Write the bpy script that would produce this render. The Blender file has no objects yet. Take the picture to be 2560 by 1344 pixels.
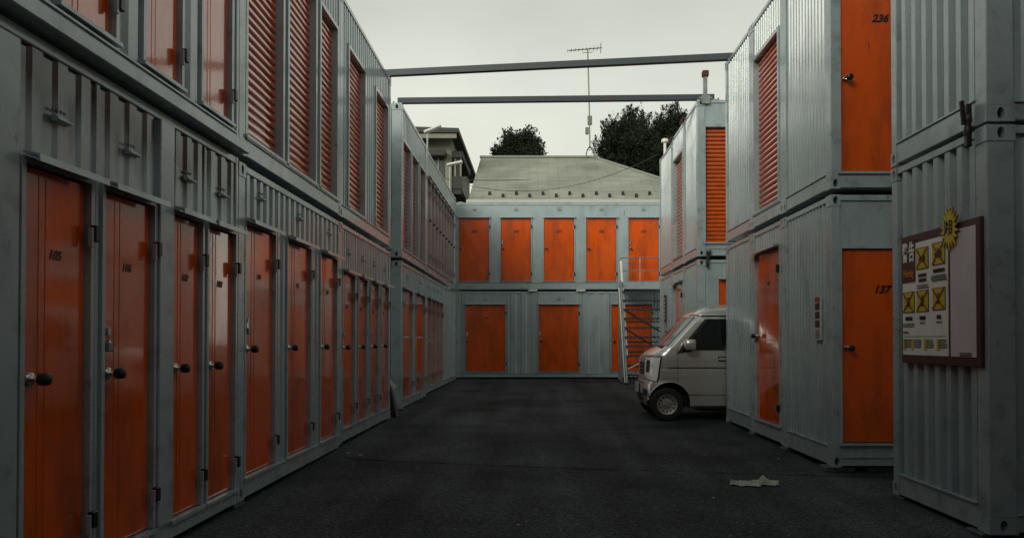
import bpy, bmesh, math, random
from mathutils import Vector, Matrix
R = math.radians
random.seed(7)
S = bpy.context.scene
C = S.collection

# ------------------------------------------------------------------ camera
F = 1900.0            # focal length in photo pixels
PX, PY = 1345.0, 850.0  # vanishing point of the lane in the photo
HC = 1.44             # camera height
PITCH = R(0.8)
cd = bpy.data.cameras.new('camera'); cam = bpy.data.objects.new('camera', cd); C.objects.link(cam)
cam.location = (0, 0, HC); cam.rotation_euler = (R(90) + PITCH, 0, 0)
cd.sensor_width = 36; cd.lens = F / 2560 * 36
cd.shift_x = -(PX - 1280) / 2560
cd.shift_y = (PY - 672 - math.tan(PITCH) * F) / 2560
cd.clip_end = 800; cd.clip_start = 0.05
S.camera = cam

# ------------------------------------------------------------------ world
SUN_EL, SUN_AZ = R(20), R(213)     # low behind thin cloud, behind the photographer's left shoulder
w = bpy.data.worlds.new('World'); S.world = w; w.use_nodes = True
nt = w.node_tree; nt.nodes.clear()
out = nt.nodes.new('ShaderNodeOutputWorld'); bg = nt.nodes.new('ShaderNodeBackground')
sky = nt.nodes.new('ShaderNodeTexSky'); sky.sky_type = 'NISHITA'; sky.sun_disc = False
sky.sun_elevation = SUN_EL; sky.sun_rotation = SUN_AZ; sky.air_density = 1.0; sky.dust_density = 6.0; sky.ozone_density = 1.0
hsv = nt.nodes.new('ShaderNodeHueSaturation'); hsv.inputs['Saturation'].default_value = 0.15
nt.links.new(sky.outputs[0], hsv.inputs['Color'])
tc = nt.nodes.new('ShaderNodeTexCoord'); mp = nt.nodes.new('ShaderNodeMapping'); mp.inputs['Scale'].default_value = (1, 1, 2.2)
nz = nt.nodes.new('ShaderNodeTexNoise'); nz.inputs['Scale'].default_value = 2.0; nz.inputs['Detail'].default_value = 5; nz.inputs['Roughness'].default_value = .5
nt.links.new(tc.outputs['Generated'], mp.inputs[0]); nt.links.new(mp.outputs[0], nz.inputs['Vector'])
cr = nt.nodes.new('ShaderNodeValToRGB')
cr.color_ramp.elements[0].position = .3; cr.color_ramp.elements[0].color = (5.5, 5.65, 5.0, 1)
cr.color_ramp.elements[1].position = .72; cr.color_ramp.elements[1].color = (7.8, 7.95, 7.05, 1)
nt.links.new(nz.outputs['Fac'], cr.inputs[0])
mx = nt.nodes.new('ShaderNodeMixRGB'); mx.inputs[0].default_value = .88     # cloud cover
# overcast that thins towards the horizon, as in view: brighter low down, heavier overhead
sxyz = nt.nodes.new('ShaderNodeSeparateXYZ'); nt.links.new(tc.outputs['Generated'], sxyz.inputs[0])
gr = nt.nodes.new('ShaderNodeValToRGB'); ge = gr.color_ramp.elements
ge[0].position = 0; ge[0].color = (1.28,)*3 + (1,); ge[1].position = 1; ge[1].color = (.33, .37, .42, 1)
for p_, v_ in ((.15, (1.2, 1.2, 1.18)), (.42, (.88, .885, .89)), (.7, (.50, .53, .57))): e_ = ge.new(p_); e_.color = (*v_, 1)
nt.links.new(sxyz.outputs['Z'], gr.inputs[0])
mg = nt.nodes.new('ShaderNodeMixRGB'); mg.blend_type = 'MULTIPLY'; mg.inputs[0].default_value = 1
nt.links.new(cr.outputs[0], mg.inputs[1]); nt.links.new(gr.outputs[0], mg.inputs[2])
nt.links.new(hsv.outputs[0], mx.inputs[1]); nt.links.new(mg.outputs[0], mx.inputs[2])
nt.links.new(mx.outputs[0], bg.inputs[0]); bg.inputs[1].default_value = 0.1
nt.links.new(bg.outputs[0], out.inputs[0])

sd = bpy.data.lights.new('sun', 'SUN'); sd.energy = 1.5; sd.angle = R(30); sd.color = (1, .985, .84)
sun = bpy.data.objects.new('sun', sd); C.objects.link(sun)
sv = Vector((math.sin(SUN_AZ) * math.cos(SUN_EL), math.cos(SUN_AZ) * math.cos(SUN_EL), math.sin(SUN_EL)))
sun.rotation_euler = sv.to_track_quat('Z', 'Y').to_euler(); sun.location = (-8, -12, 20)

S.view_settings.view_transform = 'Standard'; S.view_settings.look = 'None'
S.view_settings.exposure = 0.2; S.view_settings.gamma = 1.0; S.view_settings.use_curve_mapping = False

# ------------------------------------------------------------------ materials
def mat(name, col, rough=.5, metal=0, spec=.5, coat=0, noise=None, bump=None, emit=None, stretch=None, rvar=0, coatrough=.05, rust=0, wave=0):
    """noise=(scale, second colour, lo, hi)   bump=(scale, strength)"""
    m = bpy.data.materials.new(name); m.use_nodes = True; n = m.node_tree; b = n.nodes['Principled BSDF']
    b.inputs['Base Color'].default_value = (*col, 1); b.inputs['Roughness'].default_value = rough
    b.inputs['Metallic'].default_value = metal; b.inputs['Specular IOR Level'].default_value = spec
    b.inputs['Coat Weight'].default_value = coat; b.inputs['Coat Roughness'].default_value = coatrough
    geo = n.nodes.new('ShaderNodeNewGeometry'); mpn = n.nodes.new('ShaderNodeMapping')
    mpn.inputs['Scale'].default_value = stretch or (1, 1, 1); n.links.new(geo.outputs['Position'], mpn.inputs[0])
    if noise:
        t = n.nodes.new('ShaderNodeTexNoise'); t.inputs['Scale'].default_value = noise[0]; t.inputs['Detail'].default_value = 6
        t.inputs['Roughness'].default_value = .65
        n.links.new(mpn.outputs[0], t.inputs['Vector'])
        r = n.nodes.new('ShaderNodeValToRGB'); r.color_ramp.elements[0].position = noise[2]; r.color_ramp.elements[1].position = noise[3]
        r.color_ramp.elements[0].color = (*noise[1], 1); r.color_ramp.elements[1].color = (*col, 1)
        n.links.new(t.outputs['Fac'], r.inputs[0]); n.links.new(r.outputs[0], b.inputs['Base Color'])
        if rvar:
            mr = n.nodes.new('ShaderNodeMapRange'); mr.inputs['From Min'].default_value = .3; mr.inputs['From Max'].default_value = .7
            mr.inputs['To Min'].default_value = rough + rvar; mr.inputs['To Max'].default_value = max(.02, rough - rvar)
            n.links.new(t.outputs['Fac'], mr.inputs['Value']); n.links.new(mr.outputs[0], b.inputs['Roughness'])
    if bump:
        t2 = n.nodes.new('ShaderNodeTexNoise'); t2.inputs['Scale'].default_value = bump[0]; t2.inputs['Detail'].default_value = 3
        n.links.new(geo.outputs['Position'], t2.inputs['Vector'])
        bp = n.nodes.new('ShaderNodeBump'); bp.inputs['Strength'].default_value = bump[1]; bp.inputs['Distance'].default_value = .01
        n.links.new(t2.outputs['Fac'], bp.inputs['Height']); n.links.new(bp.outputs[0], b.inputs['Normal'])
    if rust:
        src = b.inputs['Base Color'].links[0].from_socket
        mp2 = n.nodes.new('ShaderNodeMapping'); mp2.inputs['Scale'].default_value = (1, 1, .3); n.links.new(geo.outputs['Position'], mp2.inputs[0])
        t3 = n.nodes.new('ShaderNodeTexNoise'); t3.inputs['Scale'].default_value = 9; t3.inputs['Detail'].default_value = 8; t3.inputs['Roughness'].default_value = .7; n.links.new(mp2.outputs[0], t3.inputs['Vector'])
        r3 = n.nodes.new('ShaderNodeValToRGB'); r3.color_ramp.elements[0].position = rust; r3.color_ramp.elements[1].position = rust+.09
        n.links.new(t3.outputs['Fac'], r3.inputs[0])
        m3 = n.nodes.new('ShaderNodeMixRGB'); n.links.new(r3.outputs[0], m3.inputs[0]); n.links.new(src, m3.inputs[1]); m3.inputs[2].default_value = (.075, .045, .03, 1); n.links.new(m3.outputs[0], b.inputs['Base Color'])
    if wave:
        t4 = n.nodes.new('ShaderNodeTexNoise'); t4.inputs['Scale'].default_value = wave[0]; t4.inputs['Detail'].default_value = 1; n.links.new(geo.outputs['Position'], t4.inputs['Vector'])
        b4 = n.nodes.new('ShaderNodeBump'); b4.inputs['Strength'].default_value = wave[1]; b4.inputs['Distance'].default_value = .03; n.links.new(t4.outputs['Fac'], b4.inputs['Height'])
        if b.inputs['Normal'].is_linked: n.links.new(b.inputs['Normal'].links[0].from_socket, b4.inputs['Normal'])
        n.links.new(b4.outputs[0], b.inputs['Normal']); n.links.new(b4.outputs[0], b.inputs['Coat Normal'])
    if emit:
        b.inputs['Emission Color'].default_value = (*emit[0], 1); b.inputs['Emission Strength'].default_value = emit[1]
    return m

GREY = (.355, .432, .445)
M = {}
M['paint'] = mat('container_paint', GREY, .25, spec=.7, coat=.5, coatrough=.14, noise=(3.2, (.23, .285, .30), .28, .52), stretch=(1, 1, .35), bump=(7, .08), rvar=.06, rust=.66, wave=(1.5, .12))
M['shell'] = mat('container_roof_paint', (.26, .31, .33), .5, noise=(2, (.16, .18, .18), .3, .6))
M['rail'] = mat('rail_paint', (.355, .43, .445), .27, spec=.7, coat=.5, coatrough=.14, noise=(5, (.21, .25, .26), .3, .5), bump=(10, .1), rvar=.07, rust=.63, wave=(2.5, .15))
M['galv'] = mat('galvanised_steel', (.33, .36, .36), .38, metal=.6, noise=(8, (.2, .22, .22), .35, .6))
M['orange'] = mat('orange_door_paint', (.76, .098, .002), .17, spec=.4, coat=1.0, noise=(3.4, (.36, .058, .006), .30, .56), stretch=(1, 1, .3), bump=(30, .03), rvar=.1, coatrough=.07, rust=.64, wave=(1.3, .06))
M['slat'] = mat('orange_shutter_paint', (.62, .10, .004), .14, spec=.4, coat=1.0, noise=(6, (.42, .062, .004), .3, .55), rvar=.05, coatrough=.08)
for k_, i_ in (('orange', 1.7), ('slat', 1.75)): M[k_].node_tree.nodes['Principled BSDF'].inputs['Coat IOR'].default_value = i_
M['black'] = mat('black_plastic', (.012, .012, .013), .35)
M['rubber'] = mat('tyre_rubber', (.014, .014, .014), .75)
M['dark'] = mat('dark_steel', (.03, .033, .036), .5, noise=(6, (.05, .03, .02), .3, .5))
M['chrome'] = mat('chrome', (.75, .75, .72), .12, metal=1)
M['number'] = mat('black_lettering', (.01, .012, .012), .4)
M['beam'] = mat('beam_paint', (.045, .06, .07), .5, noise=(3, (.07, .04, .025), .25, .42), stretch=(.4, 1, 1))
M['block'] = mat('concrete_block', (.12, .12, .115), .9, noise=(9, (.06, .06, .055), .3, .6), bump=(30, .5))
M['white'] = mat('white_paint', (.75, .74, .68), .45)
M['rust'] = mat('rusty_steel', (.10, .04, .02), .8, noise=(14, (.04, .02, .012), .3, .6))

# grimy paint: soot streaks running down from under the ledge of the lower container nearest the camera
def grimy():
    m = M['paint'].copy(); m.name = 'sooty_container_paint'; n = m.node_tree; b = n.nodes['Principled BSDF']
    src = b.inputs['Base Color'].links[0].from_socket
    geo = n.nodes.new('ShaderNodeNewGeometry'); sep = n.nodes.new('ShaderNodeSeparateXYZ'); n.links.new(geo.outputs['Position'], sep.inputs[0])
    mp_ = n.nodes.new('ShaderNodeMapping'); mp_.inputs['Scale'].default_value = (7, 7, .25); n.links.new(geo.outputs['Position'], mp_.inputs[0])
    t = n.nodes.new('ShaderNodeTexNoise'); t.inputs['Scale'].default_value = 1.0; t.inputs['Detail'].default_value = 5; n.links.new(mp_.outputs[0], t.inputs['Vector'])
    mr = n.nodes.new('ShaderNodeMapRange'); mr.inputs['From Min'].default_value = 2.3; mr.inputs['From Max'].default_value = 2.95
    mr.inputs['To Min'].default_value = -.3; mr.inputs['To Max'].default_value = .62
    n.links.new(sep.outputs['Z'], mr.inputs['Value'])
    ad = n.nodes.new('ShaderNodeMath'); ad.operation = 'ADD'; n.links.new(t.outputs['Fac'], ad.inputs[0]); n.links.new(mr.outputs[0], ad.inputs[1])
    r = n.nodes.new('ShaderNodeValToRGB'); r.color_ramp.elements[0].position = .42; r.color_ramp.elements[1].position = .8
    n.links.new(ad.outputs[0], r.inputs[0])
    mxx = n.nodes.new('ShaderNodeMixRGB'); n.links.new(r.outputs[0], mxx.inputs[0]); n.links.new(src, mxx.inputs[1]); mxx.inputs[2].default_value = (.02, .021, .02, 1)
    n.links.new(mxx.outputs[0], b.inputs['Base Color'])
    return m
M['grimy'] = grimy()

# ------------------------------------------------------------------ mesh helpers
class MB:
    def __init__(s): s.v = []; s.f = []; s.m = []
    def add(s, vs, fs, mi=0):
        k = len(s.v); s.v += [tuple(p) for p in vs]
        for f in fs: s.f.append([i + k for i in f]); s.m.append(mi)
        return s
    def box(s, x0, x1, y0, y1, z0, z1, mi=0, bev=0):
        if x0 > x1: x0, x1 = x1, x0
        if y0 > y1: y0, y1 = y1, y0
        if z0 > z1: z0, z1 = z1, z0
        v = [(x0,y0,z0),(x1,y0,z0),(x1,y1,z0),(x0,y1,z0),(x0,y0,z1),(x1,y0,z1),(x1,y1,z1),(x0,y1,z1)]
        f = [(0,3,2,1),(4,5,6,7),(0,1,5,4),(1,2,6,5),(2,3,7,6),(3,0,4,7)]
        if bev:
            bm = bmesh.new(); vv = [bm.verts.new(p) for p in v]
            for q in f: bm.faces.new([vv[i] for i in q])
            bmesh.ops.bevel(bm, geom=list(bm.edges), offset=bev, segments=1, affect='EDGES', profile=.5)
            bm.verts.index_update()
            v = [tuple(a.co) for a in bm.verts]; f = [[a.index for a in q.verts] for q in bm.faces]; bm.free()
        return s.add(v, f, mi)
    def prism(s, poly, axis, a, b, mi=0):
        """poly: 2D points; axis 'x': poly=(y,z); 'y': poly=(x,z); 'z': poly=(x,y)"""
        n = len(poly)
        def P(p, t): return {'x': (t, p[0], p[1]), 'y': (p[0], t, p[1]), 'z': (p[0], p[1], t)}[axis]
        v = [P(p, a) for p in poly] + [P(p, b) for p in poly]
        f = [list(range(n)), list(range(2*n-1, n-1, -1))] + [(i, i+n, (i+1) % n + n, (i+1) % n) for i in range(n)]
        return s.add(v, f, mi)
    def tube(s, pts, r, n=8, mi=0, cap=True):
        pts = [Vector(p) for p in pts]; rings = []; k = len(s.v); rr = r if isinstance(r, (list, tuple)) else [r]*len(pts)
        for i, p in enumerate(pts):
            d = (pts[min(i+1, len(pts)-1)] - pts[max(i-1, 0)]).normalized()
            up = Vector((0,0,1)) if abs(d.z) < .95 else Vector((1,0,0))
            a = d.cross(up).normalized(); b = a.cross(d)
            s.v += [tuple(p + (a*math.cos(t) + b*math.sin(t))*rr[i]) for t in [2*math.pi*j/n for j in range(n)]]
        for i in range(len(pts)-1):
            for j in range(n):
                s.f.append([k+i*n+j, k+i*n+(j+1) % n, k+(i+1)*n+(j+1) % n, k+(i+1)*n+j]); s.m.append(mi)
        if cap:
            s.f.append([k+j for j in range(n)][::-1]); s.m.append(mi)
            s.f.append([k+(len(pts)-1)*n+j for j in range(n)]); s.m.append(mi)
        return s
    def beam(s, p, q, w, h, mi=0):
        """rectangular bar from p to q"""
        p, q = Vector(p), Vector(q); d = (q-p).normalized(); up = Vector((0,0,1)) if abs(d.z) < .95 else Vector((0,1,0))
        a = d.cross(up).normalized()*w/2; b = a.cross(d).normalized()*h/2
        v = [p-a-b, p+a-b, p+a+b, p-a+b, q-a-b, q+a-b, q+a+b, q-a+b]
        return s.add(v, [(0,3,2,1),(4,5,6,7),(0,1,5,4),(1,2,6,5),(2,3,7,6),(3,0,4,7)], mi)
    def lathe(s, prof, axis='y', n=20, c=(0,0,0), mi=0, cap=True):
        """prof: (r, t) along axis"""
        k = len(s.v)
        for r, t in prof:
            for j in range(n):
                a = 2*math.pi*j/n; u, v_ = r*math.cos(a), r*math.sin(a)
                p = {'y': (u, t, v_), 'z': (u, v_, t), 'x': (t, u, v_)}[axis]
                s.v.append((p[0]+c[0], p[1]+c[1], p[2]+c[2]))
        for i in range(len(prof)-1):
            for j in range(n):
                s.f.append([k+i*n+j, k+i*n+(j+1) % n, k+(i+1)*n+(j+1) % n, k+(i+1)*n+j]); s.m.append(mi)
        if cap:
            s.f.append([k+j for j in range(n)]); s.m.append(mi)
            s.f.append([k+(len(prof)-1)*n+j for j in range(n)]); s.m.append(mi)
        return s
    def mesh(s, name, mats, smooth=False):
        me = bpy.data.meshes.new(name); me.from_pydata(s.v, [], s.f); me.update()
        for m in (mats if isinstance(mats, (list, tuple)) else [mats]): me.materials.append(m)
        if len(me.materials) > 1: me.polygons.foreach_set('material_index', s.m)
        bm = bmesh.new(); bm.from_mesh(me); bmesh.ops.recalc_face_normals(bm, faces=bm.faces); bm.to_mesh(me); bm.free()
        if smooth: me.shade_smooth() if smooth is True else me.set_sharp_from_angle(angle=R(smooth))
        if smooth and smooth is not True:
            me.polygons.foreach_set('use_smooth', [True]*len(me.polygons))
        return me

def link(name, me, parent=None, loc=(0,0,0), rz=0, scale=None):
    o = bpy.data.objects.new(name, me); C.objects.link(o); o.parent = parent; o.location = loc; o.rotation_euler = (0,0,rz)
    if scale: o.scale = scale
    return o
def tag(o, label, cat, group=None):
    o['label'] = label; o['category'] = cat
    if group: o['group'] = group
    return o
def thing(name, label, cat, loc, group=None, rz=0):
    return tag(link(name, None, None, loc, rz), label, cat, group)
def struct(o): o['kind'] = 'structure'; return o
def gz(y):            # ground height: the yard falls gently towards the camera
    return .0105*max(-6, min(26, y))
def V(v): return HC + v

# text -> mesh (built-in font)
_txt = {}
def text_mesh(body, size, m, shear=0, offset=0, extrude=.001):
    key = (body, size, m.name, shear, offset)
    if key in _txt: return _txt[key]
    cu = bpy.data.curves.new('lettering', 'FONT'); cu.body = body; cu.size = size; cu.shear = shear; cu.offset = offset; cu.extrude = extrude
    cu.align_x = 'CENTER'; cu.align_y = 'CENTER'; cu.resolution_u = 3
    o = bpy.data.objects.new('lettering', cu); C.objects.link(o)
    dg = bpy.context.evaluated_depsgraph_get(); me = bpy.data.meshes.new_from_object(o.evaluated_get(dg))
    bpy.data.objects.remove(o); bpy.data.curves.remove(cu)
    me.transform(Matrix.Rotation(R(90), 4, 'X'))       # text in XZ plane, facing -Y
    me.materials.clear(); me.materials.append(m); _txt[key] = me
    return me

# ------------------------------------------------------------------ container faces
# face-local frame: lx to the viewer's right along the wall, ly into the wall, lz up
class Face:
    def __init__(s, kind, x0, x1, y0, y1, base):
        s.kind = kind; s.base = Vector(base)
        if kind == 'S': s.o = Vector((x0, y0, 0)); s.rot = 0; s.L = x1-x0
        if kind == 'E': s.o = Vector((x1, y0, 0)); s.rot = R(90); s.L = y1-y0
        if kind == 'N': s.o = Vector((x1, y1, 0)); s.rot = R(180); s.L = x1-x0
        if kind == 'W': s.o = Vector((x0, y1, 0)); s.rot = R(-90); s.L = y1-y0
        s.y0, s.y1, s.x0, s.x1 = y0, y1, x0, x1
    def u(s, t):      # world coordinate along the wall -> lx
        return {'S': t-s.x0, 'E': t-s.y0, 'W': s.y1-t, 'N': s.x1-t}[s.kind]
    def span(s, a, b): return tuple(sorted((s.u(a), s.u(b))))
    def loc(s, lx, ly, lz):
        r = Matrix.Rotation(s.rot, 3, 'Z') @ Vector((lx, ly, 0)); p = s.o + r; p.z = lz
        return p - s.base
    def put(s, name, me, parent, lx=0, ly=0, lz=0, scale=None, sub=None):
        """parent: container empty (part), or sub=part object for a sub-part sharing the container frame"""
        o = link(name, me, sub or parent, s.loc(lx, ly, lz), s.rot, scale)
        if sub:
            o.location = Vector((lx, ly, lz)) - Vector(sub['_l']); o.rotation_euler = (0,0,0)
        o['_l'] = (lx, ly, lz)
        return o

# shared small meshes -------------------------------------------------
def casting_mesh(w_, h_):
    m = MB(); n = 16; rx, rz = .026, .042
    # front plate with a real oval hole
    outer, inner = [], []
    for j in range(n):
        a = 2*math.pi*j/n; c, s_ = math.cos(a), math.sin(a); k = 1/max(abs(c), abs(s_))
        outer.append((c*k*w_/2, s_*k*h_/2)); inner.append((c*rx, (max(-1, min(1, s_))*rz)))
    v = [(x, -.004, z) for x, z in outer] + [(x, -.004, z) for x, z in inner] + [(x, .11, z) for x, z in inner] + [(x, .14, z) for x, z in outer]
    f = []
    for j in range(n):
        k = (j+1) % n
        f += [(j, k, k+n, j+n), (j+n, k+n, k+2*n, j+2*n), (j, j+3*n, k+3*n, k)]
    f += [list(range(2*n, 3*n)), list(range(3*n, 4*n))]
    return m.add(v, f).mesh('corner_casting', M['rail'])
CAST = {}
def cast(w_, h_):
    k = (round(w_, 3), round(h_, 3))
    if k not in CAST: CAST[k] = casting_mesh(*k)
    return CAST[k]
KNOB = MB().lathe([(.001, -.004), (.034, -.004), (.034, -.012), (.016, -.016), (.014, -.045), (.022, -.05)], n=14, mi=1) \
    .lathe([(.02, -.05), (.031, -.056), (.033, -.075), (.031, -.098), (.02, -.104), (.001, -.105)], n=14, mi=0) \
    .box(-.055, -.012, -.03, -.004, -.012, .022, 1, .004).mesh('knob', [M['black'], M['chrome']], 40)
LEVER = MB().lathe([(.001, -.004), (.03, -.004), (.03, -.014), (.012, -.018), (.011, -.055), (.001, -.056)], n=12, mi=0) \
    .box(-.012, .13, -.07, -.046, -.011, .011, 0, .004).mesh('lever_handle', [M['chrome']], 40)
HINGE = MB().box(-.022, .022, -.035, .002, -.045, .045, 0, .004).box(-.04, -.022, -.024, .002, -.075, .03, 1, .003).mesh('hinge', [M['black'], M['paint']])
VENT = MB().prism([(.0, .02), (-.04, -.005), (-.04, -.012), (0, -.02)], 'x', -.06, .06, 0)
for i in range(4): VENT.lathe([(.001, -.003), (.009, -.003), (.009, .002)], n=8, c=(-.045+i*.03, 0, .045), mi=1)
VENT = VENT.mesh('vent', [M['paint'], M['black']])
HASP = MB().box(-.06, .02, -.02, 0, .03, .055, 1).box(-.025, .005, -.035, -.008, .015, .07, 1, .004) \
    .tube([(-.02, -.03, .03), (-.02, -.03, -.02), (.0, -.03, -.02), (.0, -.03, .03)], .005, 6, 1).box(-.034, .014, -.045, -.015, -.075, -.02, 0, .005).mesh('padlock_hasp', [M['galv'], M['chrome']])
RIDGE = MB().prism([(-.004, .001), (0, -.0035), (.004, .001)], 'z', 0, 1).mesh('pressed_line', M['orange'])
P_SL = .077
def slat_mesh():
    prof = [(.022, 0), (.020, .008), (.000, .012), (-.006, .018), (-.009, .029), (-.0095, .040), (-.008, .052), (-.003, .062), (.006, .066), (.022, .067), (.022, P_SL)]
    n = len(prof); v = [(0, y, z) for y, z in prof] + [(1, y, z) for y, z in prof]
    return MB().add(v, [(i, i+1, i+1+n, i+n) for i in range(n-1)]).mesh('slat', M['slat'], 50)
SLAT = slat_mesh()

def corr(L, H, pitch=.16, d0=.012, d1=None, m=None, name='wall_panel'):
    """corrugated sheet 0..L x 0..H with trapezoid ribs"""
    n = max(1, round(L/pitch)); p = L/n; xs = []; d1 = d0+(d1 or min(.026, .26*p))
    for i in range(n):
        a = i*p
        xs += [(a, d1), (a+.34*p, d1), (a+.46*p, d0), (a+.86*p, d0), (a+.98*p, d1)]
    xs.append((L, d1)); k = len(xs)
    v = [(x, y, 0) for x, y in xs] + [(x, y, H) for x, y in xs]
    mb = MB().add(v, [(i, i+1, i+1+k, i+k) for i in range(k-1)])
    me = bpy.data.meshes.new(name); me.from_pydata(mb.v, [], mb.f); me.update(); me.materials.append(m or M['paint'])
    return me

def add_door(fc, t, a, b, zb, zt, num=None, hw='knob', hasp=False, knobz=None, double=False, hinge='r', nsize=.085):
    pm = M['rail']; ly = .03; j = .035
    mats = M['orange']
    fr = MB().box(-j, -.004, -.004, .1, 0, zt-zb+.03).box(b-a+.004, b-a+j, -.004, .1, 0, zt-zb+.03).box(-.004, b-a+.004, -.004, .1, zt-zb+.004, zt-zb+.03)
    fr.box(-j-.01, b-a+j+.01, -.022, .1, -.028, -.004)
    fc.put('door_frame', fr.mesh('door_frame', pm), t, a, 0, zb)
    leaves = [(a, b)] if not double else [(a, (a+b)/2-.003), ((a+b)/2+.003, b)]
    first = None
    for q, (p, r) in enumerate(leaves):
        lf = MB().box(.004, r-p-.004, 0, .04, .004, zt-zb-.004, 0, .004)
        d = fc.put('door', lf.mesh('door', mats), t, p, ly, zb)
        first = first or d
        hx = (r+.012) if (hinge == 'r' and q == len(leaves)-1) else p-.012
        if not (double and hinge != 'r' and q):
            for hz in (zt-.27, zb+.22):
                fc.put('hinge', HINGE, t, hx, -.004, hz, sub=d)
        if fc.kind in 'EW' and not double:
            for q_ in (.26, .36):
                fc.put('pressed_line', RIDGE, t, p+(r-p)*q_, ly, zb+.02, scale=(1, 1, zt-zb-.04), sub=d)
    kz = knobz if knobz is not None else zb+.98
    kx = (a+.075) if hinge == 'r' else b-.075
    if double: kx = (a+b)/2+.06
    fc.put('knob' if hw == 'knob' else 'handle', KNOB if hw == 'knob' else LEVER, t, kx, ly, kz, sub=first)
    if hasp: fc.put('padlock', HASP, t, a+.05, ly, kz+.2, sub=first)
    if num:
        fc.put('door_number', text_mesh(num, nsize, M['number'], .32, .0045 if nsize > .105 else .002), t, (a+b)/2, ly-.002, zt-.42, sub=first)

def add_shutter(fc, t, a, b, zb, zt, rec=.075):
    fr = MB().box(-.05, -.001, -.003, rec+.05, 0, zt-zb).box(b-a+.001, b-a+.05, -.003, rec+.05, 0, zt-zb).box(-.05, b-a+.05, -.003, rec+.05, zt-zb, zt-zb+.05)
    fr.box(-.06, b-a+.06, -.02, rec+.05, -.03, -.002)
    fc.put('shutter_frame', fr.mesh('shutter_frame', M['rail']), t, a, 0, zb)
    cu = MB().box(0, b-a, .026, .038, 0, zt-zb).mesh('roller_shutter', M['slat'])
    sh = fc.put('roller_shutter', cu, t, a, rec, zb)
    sh['label'] = 'orange roller shutter of ribbed slats'
    n = int((zt-zb-.05)/P_SL)
    for i in range(n):
        fc.put('slat', SLAT, t, a+.004, rec, zb+.05+i*P_SL, scale=(b-a-.008, 1, 1), sub=sh)
    bb = MB().box(.004, b-a-.004, -.012, .012, 0, .048, 0, .005).mesh('bottom_bar', M['slat'])
    fc.put('bottom_bar', bb, t, a, rec, zb, sub=sh)

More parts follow.
